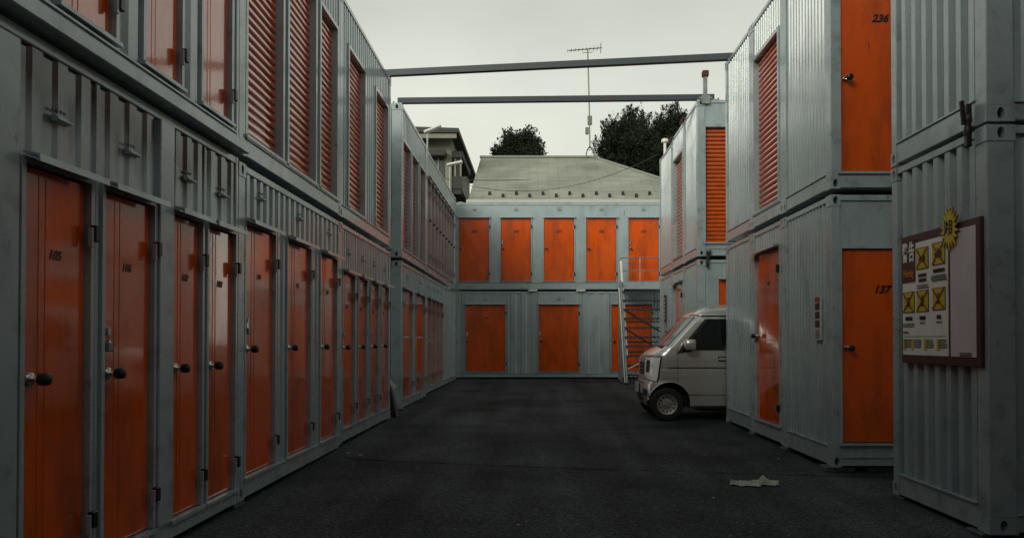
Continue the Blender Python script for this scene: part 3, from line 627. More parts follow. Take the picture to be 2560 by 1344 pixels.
# ------------------------------------------------------------------ warning board
def board():
    X = 3.112; y0, y1 = 5.34, 6.50; z0, z1 = V(-.19), V(.875); W_, H_ = y1-y0, z1-z0
    t = thing('warning_board', 'large white warning board with yellow pictograms and brown border', 'sign', (X+.03, y1, z0), rz=R(-90))
    brown = mat('sign_brown', (.075, .022, .02), .45); wht = mat('sign_white', (.82, .84, .74), .4, noise=(4, (.72, .72, .64), .3, .6)); pnk = mat('sign_pale', (.66, .58, .6), .45, noise=(4, (.58, .5, .53), .3, .6))
    yel = mat('sign_yellow', (.62, .44, .03), .45); red = mat('sign_red', (.18, .03, .015), .5); org = mat('sign_orange', (.55, .16, .01), .5)
    ink = M['number']
    def bx_(name, x0, x1, a, b, lay, m, par=t, bev=0):
        me = MB().box(x0*W_, x1*W_, -.03-lay*.003, -.03-lay*.003+.0028 if lay else 0, a*H_, b*H_, 0, bev).mesh(name, m)
        return link(name, me, par)
    bx_('board_back', 0, 1, 0, 1, 0, brown, bev=.004)
    bx_('poster', .022, .64, .065, .93, 1, wht); bx_('blank_panel', .668, .955, .065, .95, 1, pnk)
    ti = bx_('title_panel', .022, .215, .63, .955, 2, brown)
    def tx(s, size, cx, cz, m, lay=3, sx=1, off=.004, par=t, sz=1):
        o = link('lettering', text_mesh(s, size, m, 0, off), par, (cx*W_, -.03-lay*.003, cz*H_)); o.scale = (sx, 1, sz); return o
    tx('警', .105, .072, .855, wht, off=.0022, sx=.92, par=ti, sz=1.65); tx('告', .105, .166, .855, wht, off=.003, sx=.92, par=ti, sz=1.65)
    tx('Warning', .06, .119, .70, org, sx=.82, off=.002, par=ti, sz=1.5)
    def pict(cx, cz, k):
        w2, h2 = .082, .083
        p = bx_('pictogram', cx-w2, cx+w2, cz-h2, cz+h2, 2, red)
        bx_('yellow_field', cx-w2+.006, cx+w2-.006, cz-h2+.007, cz+h2-.007, 3, yel, p)
        sh_ = MB()
        shapes = [[(-.5, -.5, -.15, .3), (.05, -.55, .2, .1), (.3, -.5, .6, .4)], [(-.6, -.4, -.3, .2), (-.1, -.6, .15, .7), (.35, -.5, .65, .3)], [(-.35, -.6, .35, .2), (-.15, .2, .25, .6)], [(-.25, -.65, .3, .1), (-.1, .1, .1, .7), (.1, -.2, .35, .2)], [(-.3, -.5, .3, -.2), (-.15, .15, -.05, .7), (.1, .1, .2, .6)]][k]
        for a, b, c, d_ in shapes:
            cx2, cz2 = (a+c)/2, (b+d_)/2; rx, rz = (c-a)/2, (d_-b)/2
            poly = [((cx+(cx2+rx*math.cos(q)*(1+.15*math.sin(3*q)))*w2*.85)*W_, (cz+(cz2+rz*math.sin(q)*(1+.2*math.cos(2*q)))*h2*.85)*H_) for q in [2*math.pi*i/12 for i in range(12)]]
            sh_.prism(poly, 'y', -.0425, -.0405)
        link('silhouette', sh_.mesh('silhouette', ink), p)
        cr_ = MB()
        for s_ in (-1, 1):
            cr_.beam(((cx-.9*w2)*W_, -.0436, (cz-s_*.9*h2)*H_), ((cx+.9*w2)*W_, -.0436, (cz+s_*.9*h2)*H_), .0015, .012)
        link('cross', cr_.mesh('cross', red), p)
    for k, (cx, cz) in enumerate([(.315, .80), (.53, .81), (.12, .475), (.315, .475), (.53, .48)]): pict(cx, cz, k)
    cap = MB(); rn = random.Random(5)
    def bars(cx, cz, w2, h, rows, gap, big=False):
        for r_ in range(rows):
            x = cx-w2*rn.uniform(.8, 1)
            while x < cx+w2*.9:
                l = rn.uniform(.012, .02) if big else rn.uniform(.006, .016)
                cap.box(x*W_, (x+l)*W_, -.0395, -.0375, (cz-r_*gap)*H_, (cz-r_*gap+h)*H_); x += l+(.004 if big else .005)
    bars(.315, .66, .06, .024, 2, .037, True); bars(.315, .59, .085, .009, 2, .018); bars(.53, .675, .075, .026, 1, 0, True); bars(.53, .645, .105, .009, 3, .016)
    bars(.12, .335, .06, .028, 1, 0, True); bars(.315, .335, .045, .028, 1, 0, True); bars(.53, .335, .03, .028, 1, 0, True)
    bars(.12, .30, .085, .008, 2, .017); bars(.315, .305, .04, .01, 1, 0); bars(.53, .305, .03, .01, 1, 0)
    bars(.075, .235, .04, .012, 1, 0)
    cap.box(.04*W_, .62*W_, -.0395, -.0375, .208*H_, .2105*H_)
    for cx in (.10, .24, .41, .575): bars(cx, .175, .05, .008, 4, .017)
    bars(.84, .085, .07, .008, 2, .014)
    link('caption_lines', cap.mesh('caption_lines', ink), t)['kind'] = 'stuff'
    for cx in (.052, .165, .345, .515): bx_('yellow_label', cx-.015, cx+.015, .105, .188, 3, yel)
    # star-shaped tag at the top edge
    st = []
    for i in range(36):
        a = 2*math.pi*i/36; k = (1.0 if (i//2) % 2 else .9) if i % 2 else .58
        st.append((math.cos(a)*.125*k, math.sin(a)*.165*k))
    me = MB().prism(st, 'y', -.055, -.045).mesh('star_tag', yel); s = link('star_tag', me, t, (.685*W_, 0, .965*H_))
    ed = MB().prism([(x*1.05, z*1.05) for x, z in st], 'y', -.0445, -.038).mesh('star_edge', red); link('star_edge', ed, s)
    for q, ch in enumerate('注目'):
        o = link('lettering', text_mesh(ch, .07, ink, 0, .002), s, (-.031+q*.062, -.0575, .0)); o.scale = (.85, 1, 1.7)
board()

# narrow plate beside door 137 and strip sign on the far right
def plate():
    X = XR-.012; yc = 8.16; z0, z1 = V(.0), V(.465)
    t = thing('wall_plate', 'narrow white plate with red heading and three dark windows', 'sign', (X, yc, z0), rz=R(-90))
    hh = z1-z0; wd = .075
    link('plate_back', MB().box(-wd, wd, -.006, .02, 0, hh, 0, .003).mesh('plate_back', mat('plate_white', (.5, .5, .46), .5)), t)
    link('red_heading', MB().box(-wd+.003, wd-.003, -.010, -.007, hh*.89, hh*.995).mesh('red_heading', mat('plate_red', (.30, .04, .02), .5)), t)
    for i in range(3):
        o = link('picture', MB().box(-wd*.8, wd*.8, -.010, -.007, hh*(.70-.2*i), hh*(.86-.2*i)).mesh('picture', mat('plate_dark', (.025, .025, .03), .4)), t)
        link('red_wedge', MB().prism([(-wd*.75, hh*(.71-.2*i)), (-wd*.1, hh*(.71-.2*i)), (wd*.1, hh*(.85-.2*i)), (-wd*.75, hh*(.85-.2*i))], 'y', -.0135, -.011).mesh('red_wedge', mat('plate_wedge', (.13, .035, .03), .5)), o)
    cp = MB(); rn = random.Random(2)
    for r_ in range(6):
        x = -wd*.8
        while x < wd*.7:
            l = rn.uniform(.008, .02); cp.box(x, x+l, -.010, -.007, hh*(.05+.035*r_), hh*(.05+.035*r_)+.006); x += l+.006
    link('caption_lines', cp.mesh('caption_lines', M['number']), t)['kind'] = 'stuff'
    X2 = XF-.012
    t = thing('strip_sign', 'tall narrow strip sign, dark red above and white below', 'sign', (X2, 17.72, V(-.25)), rz=R(-90))
    link('lower_strip', MB().box(-.11, .11, -.008, .015, 0, .68).mesh('lower_strip', mat('strip_white', (.5, .48, .44), .5, noise=(25, (.16, .14, .13), .45, .5))), t)
    o = link('upper_strip', MB().box(-.11, .11, -.008, .015, .682, 1.3).mesh('upper_strip', mat('strip_red', (.10, .02, .02), .5)), t)
    cp = MB()
    for r_ in range(6): cp.box(-.05, .05, -.012, -.009, .74+r_*.09, .79+r_*.09)
    link('caption_marks', cp.mesh('caption_marks', M['white']), o)['kind'] = 'stuff'
plate()

# ------------------------------------------------------------------ steel stairs by the back row
def stairs():
    x0, x1 = 2.44, 3.85; yb, yt = 20.95, 22.45; zb, zt = gz(yb), V(1.72)
    t = thing('steel_stairs', 'steep grey steel staircase up to the back upper doors', 'stairs', (x0, yb, zb))
    P = lambda x, y, z: (x-x0, y-yb, z-zb)
    for x in (x0, x1):
        m = MB().beam(P(x, yb, zb+.02), P(x, yt, zt), .05, .16); link('stringer', m.mesh('stringer', M['galv']), t)
    n = 11
    for i in range(1, n):
        f_ = i/n; y = yb+(yt-yb)*f_; z = zb+(zt-zb)*f_; m = MB()
        m.box(*(P(x0+.03, 0, 0)[0], P(x1-.03, 0, 0)[0]), y-yb, y-yb+.02, z-zb-.035, z-zb)
        m.box(*(P(x0+.03, 0, 0)[0], P(x1-.03, 0, 0)[0]), y-yb+.2, y-yb+.22, z-zb-.035, z-zb)
        for k in range(15):
            xx = .05+k*(x1-x0-.1)/14; m.box(xx-.012, xx+.012, y-yb+.02, y-yb+.2, z-zb-.03, z-zb-.004)
        for k in range(12):
            xx = .09+k*(x1-x0-.18)/11; m.box(xx-.03, xx+.03, y-yb-.012, y-yb+.002, z-zb-.07, z-zb-.04)
        link('tread', m.mesh('tread', M['dark']), t)
    m = MB().box(0, x1-x0, yt-yb, 23.3-yb, zt-zb-.12, zt-zb-.02).box(0, x1-x0, yt-yb-.01, yt-yb+.01, zt-zb-.2, zt-zb)
    link('landing', m.mesh('landing', M['rail']), t)
    for x, y in ((x0+.04, 22.6), (x1-.04, 22.6), (x0+.04, 23.2), (x1-.04, 23.2)):
        link('support_leg', MB().box(x-x0-.03, x-x0+.03, y-yb-.03, y-yb+.03, gz(y)-zb, zt-zb-.12).mesh('support_leg', M['galv']), t)
    wr = M['white']; gr = M['galv']
    ry = 23.22; zr = V(2.52)
    m = MB().tube([P(x0+.02, ry, zt), P(x0+.02, ry, zr-.1), P(x0+.12, ry, zr), P(x1-.2, ry, zr), P(x1-.1, ry, zr-.1), P(x1-.1, ry, zt)], .02, 8)
    m.tube([P(x0+.02, ry, zt+.4), P(x1-.1, ry, zt+.4)], .016, 8).tube([P(x0+.68, ry, zt), P(x0+.68, ry, zr)], .016, 8)
    link('guard_rail', m.mesh('guard_rail', gr, 40), t)
    link('handrail', MB().tube([P(2.5, 22.9, V(2.38)), P(2.5, 21.4, V(-.507))], .038, 10).mesh('handrail', wr, 40), t)
    link('handrail', MB().tube([P(2.43, 22.75, V(1.57)), P(2.45, 21.4, V(-1.19))], .024, 10).mesh('handrail', wr, 40), t)
    m = MB()
    for i in range(2):
        m.beam(P(x0+.05, 22.55, V(.95-i*.55)), P(x1-.05, 22.55, V(.15-i*.55)), .04, .05)
    for z in (.55, -.05, -.35, -.75): m.beam(P(x0+.05, 22.58, V(z)), P(x1-.05, 22.58, V(z)), .04, .04)
    link('brace', m.mesh('brace', M['dark']), t)
    link('tow_bar', MB().tube([P(x0+.06, yb+.15, zb+.42), P(x1-.2, yb+.05, zb+1.0)], .022, 8).mesh('tow_bar', gr, 40), t)
stairs()

# ------------------------------------------------------------------ van
def interp(tab, h):
    if h <= tab[0][0]: return tab[0][1]
    for (a, x), (b, y) in zip(tab, tab[1:]):
        if h <= b: return x+(y-x)*(h-a)/(b-a)
    return tab[-1][1]
XFt = [(.20, .12), (.25, .05), (.33, .015), (.40, 0), (.58, 0), (.62, .02), (.66, .045), (.72, .045), (.98, .055), (1.04, .075), (1.09, .12), (1.13, .18), (1.165, .23), (1.19, .275), (1.20, .295), (1.21, .31), (1.69, .77), (1.73, .80), (1.79, .89), (1.84, 1.0), (1.88, 1.14), (1.905, 1.30), (1.925, 1.6)]
XRt = [(.20, 3.30), (.3, 3.39), (1.1, 3.38), (1.7, 3.30), (1.84, 3.24), (1.925, 2.9)]
WDt = [(.20, .66), (.235, .70), (.24, .708), (.415, .715), (.425, .735), (.44, .737), (.81, .737), (.83, .735), (.845, .720), (.86, .721), (.872, .736), (1.0, .736), (1.17, .722), (1.69, .648), (1.70, .64), (1.712, .655), (1.73, .65), (1.79, .615), (1.84, .56), (1.88, .47), (1.905, .36), (1.925, .2)]
RDt = [(.20, .26), (.6, .32), (1.0, .30), (1.15, .2), (1.2, .12), (1.69, .10), (1.77, .18), (1.84, .25), (1.905, .25), (1.925, .15)]
def van_pt(p, h, off=0, side=1):
    """p: 0..1 front half width, 1..2 front corner, 2..3 side, 3..4 rear corner, 4..5 rear"""
    xf, xr, wd, r = interp(XFt, h)-off, interp(XRt, h)+off, interp(WDt, h)+off, interp(RDt, h)
    r = min(r, wd*.95); rr = min(.15, wd*.9)
    bow = lambda fr: .10*(fr**2)*(1 if h < 1.72 else .6)     # front face bows in plan
    if p <= 1: x, y = xf+bow(p*(wd-r)/wd), p*(wd-r)
    elif p <= 2:
        a = (p-1)*math.pi/2; x, y = xf+bow((wd-r)/wd)+r-r*math.cos(a), wd-r+r*math.sin(a)
    elif p <= 3: 
        xa = xf+bow((wd-r)/wd)+r; x, y = xa+(xr-rr-xa)*(p-2), wd
    elif p <= 4:
        a = (p-3)*math.pi/2; x, y = xr-rr+rr*math.sin(a), wd-rr+rr*math.cos(a)
    else: x, y = xr, (wd-rr)*(5-p)
    return (x, -side*y, h)
def van():
    silver = mat('silver_car_paint', (.60, .61, .57), .24, metal=.55, coat=1, noise=(140, (.52, .53, .49), .35, .6), coatrough=.03)
    glass = mat('car_glass', (.006, .009, .008), .03, spec=.6); trim = mat('dark_trim', (.02, .02, .021), .5); lens = mat('headlamp_lens', (.92, .92, .88), .08, coat=1)
    refl = mat('lamp_bowl', (.05, .05, .05), .15, metal=.3); plate_m = mat('number_plate', (.45, .44, .38), .5)
    t = thing('parked_van', 'small silver van poking its nose out between the right-hand containers', 'van', (1.72, 13.065, gz(12.8)-.0))
    hs = sorted(set([h for tb in (XFt, WDt) for h, _ in tb]) | {.5, .7, .78, .9, 1.3, 1.4, 1.5, 1.6})
    ps = [0, .5, .85] + [1+i/6 for i in range(7)] + [2.08, 2.2, 2.4, 2.6, 2.8, 2.94] + [3+i/4 for i in range(5)] + [4.5]
    ring = lambda h: [van_pt(p, h) for p in ps] + [van_pt(5, h)] + [van_pt(p, h, 0, -1) for p in ps[::-1][:-1]]
    mb = MB(); n = len(ring(.3)); vs = []; fs = []
    for h in hs: vs += ring(h)
    for i in range(len(hs)-1):
        for j in range(n): fs.append((i*n+j, i*n+(j+1) % n, (i+1)*n+(j+1) % n, (i+1)*n+j))
    fs += [list(range(n)), list(range((len(hs)-1)*n, len(hs)*n))]
    me = mb.add(vs, fs).mesh('body', [silver, trim], 32)
    body = bpy.data.objects.new('body', me); C.objects.link(body)
    cut = MB()
    for cx in (.415, 2.85):
        for s_ in (-1, 1):
            prof = [(.001, s_*.45), (.335, s_*.45), (.335, s_*.9), (.001, s_*.9)]
            cut.lathe(prof, 'y', 40, (cx, 0, .285), 1)
    cm = cut.mesh('cutter', [silver, trim]); co = bpy.data.objects.new('cutter', cm); C.objects.link(co)
    md = body.modifiers.new('arches', 'BOOLEAN'); md.object = co; md.operation = 'DIFFERENCE'; md.solver = 'EXACT'
    try: md.material_mode = 'TRANSFER'
    except Exception: pass
    dg = bpy.context.evaluated_depsgraph_get(); me2 = bpy.data.meshes.new_from_object(body.evaluated_get(dg))
    bpy.data.objects.remove(body); bpy.data.objects.remove(co)
    me2.name = 'body'; me2.set_sharp_from_angle(angle=R(32))
    body = link('body', me2, t)
    def patch(name, p0, p1, h0, h1, off, m, par=t, side=1, np_=12, nh=8, shp=None, th=.006, smooth=35):
        """surface patch lying on the body: p range, h range; shp(u,v)->(p,h)"""
        mb = MB(); v = []; f = []
        for lay in (off, off-th):
            for i in range(nh+1):
                for j in range(np_+1):
                    u, q = j/np_, i/nh
                    p, h = shp(u, q) if shp else (p0+(p1-p0)*u, h0+(h1-h0)*q)
                    v.append(van_pt(p, h, lay, side) if p >= 0 else van_pt(-p, h, lay, -side))
        W1 = np_+1; N = W1*(nh+1)
        for i in range(nh):
            for j in range(np_):
                a = i*W1+j; f += [(a, a+1, a+1+W1, a+W1), (a+N, a+W1+N, a+1+W1+N, a+1+N)]
        edge = [j for j in range(W1)] + [i*W1+np_ for i in range(1, nh+1)] + [nh*W1+j for j in range(np_-1, -1, -1)] + [i*W1 for i in range(nh-1, 0, -1)]
        for a, b in zip(edge, edge[1:]+edge[:1]): f.append((a, a+N, b+N, b))
        return link(name, mb.add(v, f).mesh(name, m, smooth), par)
    patch('windscreen', 0, 0, 0, 0, .004, glass, np_=18, shp=lambda u, q: ((u*2-1)*(1.25), 1.225+(1.675-1.225)*q))
    patch('windscreen_seal', 0, 0, 0, 0, .002, trim, np_=18, shp=lambda u, q: ((u*2-1)*(1.36), 1.21+(1.69-1.21)*q))
    for s_ in (1, -1):
        # side glass: front door, sliding door, rear quarter
        def gl(pa, pb, lo=1.155):
            def f_(u, q):
                lo_ = lo - (.06*max(0, 1-u*3.2) if pa < 2.1 else 0)
                h = lo_+(1.655-lo_)*q
                a_ = pa+(.0*q if pa < 2.1 else 0)
                return (a_+(pb-a_)*u, h)
            return f_
        patch('window_frame', 0, 0, 0, 0, .004, trim, side=s_, shp=gl(2.045, 2.31, 1.14)); patch('side_window', 0, 0, 0, 0, .008, glass, side=s_, shp=gl(2.07, 2.295))
        patch('side_window', 0, 0, 0, 0, .005, glass, side=s_, shp=gl(2.345, 2.62)); patch('side_window', 0, 0, 0, 0, .005, glass, side=s_, shp=gl(2.66, 2.93))
        patch('roof_gutter', 2.0, 2.97, 1.693, 1.708, .012, trim, side=s_, nh=1, np_=16)
        # door shut lines
        m = MB()
        def seam(x, h0, h1):
            for k in range(8):
                a, b = h0+(h1-h0)*k/8, h0+(h1-h0)*(k+1)/8
                m.beam((x, -s_*(interp(WDt, a)), a), (x, -s_*(interp(WDt, b)), b), .007, .004)
        seam(.545, .60, 1.19); seam(1.33, .25, 1.68); seam(2.25, .25, 1.68)
        link('door_seam', m.mesh('door_seam', trim), t)
        patch('door_handle', 2.29, 2.34, .985, 1.025, .022, silver, side=s_, nh=2, np_=4, th=.02)
        patch('handle_recess', 2.285, 2.345, .96, 1.045, .002, trim, side=s_, nh=2, np_=4)
        # headlamp wraps the corner
        hl = patch('headlamp', 0, 0, 0, 0, .008, lens, side=s_, np_=10, nh=6, shp=lambda u, q: (.78+.86*u+.10*q*u, .70+.33*q-.02*u*(1-q)*3))
        patch('lamp_surround', 0, 0, 0, 0, .004, trim, side=s_, np_=10, nh=6, shp=lambda u, q: (.74+.95*u+.10*q*u, .685+.36*q-.02*u*(1-q)*3))
        patch('lamp_bowl', 0, 0, 0, 0, .011, refl, side=s_, np_=6, nh=4, shp=lambda u, q: (1.0+.28*u+.04*q, .78+.2*q), par=hl)
        patch('turn_lamp', 0, 0, 0, 0, .011, lens, side=s_, np_=6, nh=2, shp=lambda u, q: (.9+.65*u, .705+.04*q), par=hl)
        # mirror
        mr = MB().box(-.085, .085, -.10, .10, -.085, .085, 0, .025).mesh('mirror', silver, 80)
        mo = link('mirror', mr, t, (.72, -s_*.86, 1.235))
        link('mirror_arm', MB().box(-.03, .03, s_*.04, s_*.17, -.115, -.07, 0, .008).mesh('mirror_arm', trim), mo)
        link('mirror_glass', MB().box(.068, .074, -.065, .065, -.055, .055, 0, .002).mesh('mirror_glass', M['chrome']), mo)
        # wheel arch lip
        for cx in (.415, 2.85):
            a0, a1 = R(8), R(172); pts = []
            for k in range(25):
                a = a0+(a1-a0)*k/24; pts.append((cx+.345*math.cos(a), -s_*(interp(WDt, .285+.345*math.sin(a))-.004), .285+.345*math.sin(a)))
            link('arch_lip', MB().tube(pts, .013, 6).mesh('arch_lip', silver, 60), t)
        # wheels
        for cx in (.375, 2.81):
            wl_ = link('wheel', MB().lathe([(.165, -.075), (.185, -.078), (.25, -.07), (.268, -.05), (.27, 0), (.268, .05), (.25, .07), (.185, .078), (.165, .075)], 'y', 32, cap=False).mesh('tyre', M['rubber'], 30), t, (cx, -s_*.655, .269))
            yy = -s_
            rim = MB().lathe([(.001, yy*.062), (.028, yy*.062), (.03, yy*.05), (.075, yy*.045), (.085, yy*.03), (.125, yy*.038), (.15, yy*.06), (.168, yy*.078), (.17, yy*.06), (.16, 0), (.001, 0)], 'y', 28)
            link('rim', rim.mesh('rim', mat('steel_wheel', (.42, .42, .4), .35, metal=.5), 30), wl_)
            sl = MB(); 
            for k in range(12):
                a = 2*math.pi*k/12; sl.lathe([(.001, yy*.052), (.013, yy*.052), (.013, yy*.03)], 'y', 8, (.118*math.cos(a), 0, .118*math.sin(a)))
            link('vent_slot', sl.mesh('vent_slot', M['black']), wl_)['kind'] = 'stuff'
            bo = MB()
            for k in range(4):
                a = 2*math.pi*k/4+.4; bo.lathe([(.001, yy*.062), (.01, yy*.062), (.01, yy*.04)], 'y', 6, (.052*math.cos(a), 0, .052*math.sin(a)))
            link('wheel_nut', bo.mesh('wheel_nut', M['chrome']), wl_)['kind'] = 'stuff'
    # front end
    gr_ = patch('grille', 0, 0, 0, 0, .005, trim, np_=12, nh=4, shp=lambda u, q: ((u*2-1)*.74, .74+.2*q))
    for k in range(3):
        patch('grille_bar', 0, 0, 0, 0, .012, M['chrome'], par=gr_, np_=12, nh=1, shp=lambda u, q, k=k: ((u*2-1)*.72, .765+.06*k+.016*q))
    patch('lower_intake', 0, 0, 0, 0, .005, trim, np_=12, nh=3, shp=lambda u, q: ((u*2-1)*.8, .30+.13*q))
    link('bumper_moulding', MB().beam((-.006, -.4, .62), (-.006, .4, .62), .01, .02).mesh('bumper_moulding', trim), t)
    pl = link('number_plate', MB().box(-.028, -.012, -.165, .165, .43, .595, 0, .004).mesh('number_plate', plate_m), t)
    for s_ in (1, -1):
        patch('fog_lamp', 0, 0, 0, 0, .007, trim, side=s_, np_=5, nh=3, shp=lambda u, q: (.95+.35*u, .40+.10*q))
        patch('fender_crease', 0, 0, 0, 0, .006, silver, side=s_, np_=10, nh=2, shp=lambda u, q: (1.75+.42*u, .66+.03*q+.05*math.sin(u*2.6)), th=.004)
        patch('waist_crease_shade', 2.0, 2.97, .846, .858, .004, trim, side=s_, nh=1, np_=16)  # dark strip painting the shadow inside the belt-line crease
    patch('bonnet_seam', 0, 0, 0, 0, .002, trim, np_=14, nh=1, shp=lambda u, q: ((u*2-1)*1.3, 1.045+.006*q))
    # wipers
    link('wiper', MB().tube([(.325, .1, 1.215), (.36, -.25, 1.235), (.39, -.52, 1.225)], .010, 6).mesh('wiper', trim), t)
    link('cowl', MB().box(.30, .37, -.56, .56, 1.185, 1.21, 0, .008).mesh('cowl', trim), t)
    link('side_moulding', MB().box(.80, 2.45, -.742, .742, .236, .246, 0, .003).mesh('side_moulding', trim), t)
    link('underbody', MB().box(.85, 2.4, -.6, .6, .17, .23, 0, .01).mesh('underbody', M['black']), t)
van()

# ------------------------------------------------------------------ debris
def rag():
    m = mat('white_rag', (.55, .53, .47), .9, noise=(9, (.4, .38, .34), .3, .6))
    y = F*1.37/(1212-PY); x = (1885-PX)*y/F; rn = random.Random(11)
    nx, ny = 26, 8; v = []; f = []
    for j in range(ny+1):
        for i in range(nx+1):
            u, q = i/nx*2-1, j/ny*2-1
            wd = .085*(1-.75*abs(u)**1.5)*(1+.35*math.sin(9*u+1)+.2*math.sin(17*u))+.006
            hgt = .006+.04*abs(math.sin(8*u+q*3.2+math.sin(5*q)))*(1-q*q)+.05*math.exp(-((u-.38)/.13)**2)*(1-q*q)
            v.append((u*.225+.01*q, q*wd+.02*math.sin(4*u), hgt+rn.uniform(0, .004)))
    for j in range(ny):
        for i in range(nx): a = j*(nx+1)+i; f.append((a, a+1, a+nx+2, a+nx+1))
    o = link('crumpled_rag', MB().add(v, f).mesh('crumpled_rag', m), None, on_ground(x, y, .003)); tag(o, 'crumpled white rag lying on the dark asphalt', 'rag')
    o.modifiers.new('thickness', 'SOLIDIFY').thickness = .003
rag()
scr = mat('paper_scrap', (.4, .38, .33), .9)
for i, (px_, py_, s_, lb) in enumerate([(1782, 1237, .02, 'tiny pale scrap on the asphalt in front of the crumpled rag'), (870, 1132, .03, 'pale paper scrap at the foot of the three-door container'), (902, 1137, .035, 'crinkled pale scrap out from the three-door container'), (1945, 1145, .018, 'tiny orange-pale scrap before the glossy orange door'), (1296, 1300, .018, 'tiny pale scrap alone in the middle of the lane')]):
    y = F*1.345/(py_-PY); x = (px_-PX)*y/F
    o = link('litter_scrap', MB().prism([(-s_, -.3*s_), (.4*s_, -.5*s_), (s_, .2*s_), (-.2*s_, .6*s_)], 'z', 0, .008).mesh('litter_scrap', scr), None, on_ground(x, y, .003), random.random()*3)
    tag(o, lb, 'litter', 'litter scraps on the asphalt')
t = thing('leaning_board', 'black board with a white strip leaning in the gap of the left row', 'board', on_ground(-2.42, 12.95))
link('panel', MB().add([(-.12, -.05, 0), (.02, -.05, 0), (.02, .25, 0), (-.12, .25, 0), (-.13, -.03, .60), (-.10, -.03, .60), (-.10, .2, .48), (-.13, .2, .48)], [(0,3,2,1),(4,5,6,7),(0,1,5,4),(1,2,6,5),(2,3,7,6),(3,0,4,7)]).mesh('panel', M['black']), t)
link('white_strip', MB().beam((-.14, -.06, .66), (.0, -.06, .50), .02, .05).mesh('white_strip', M['white']), t)

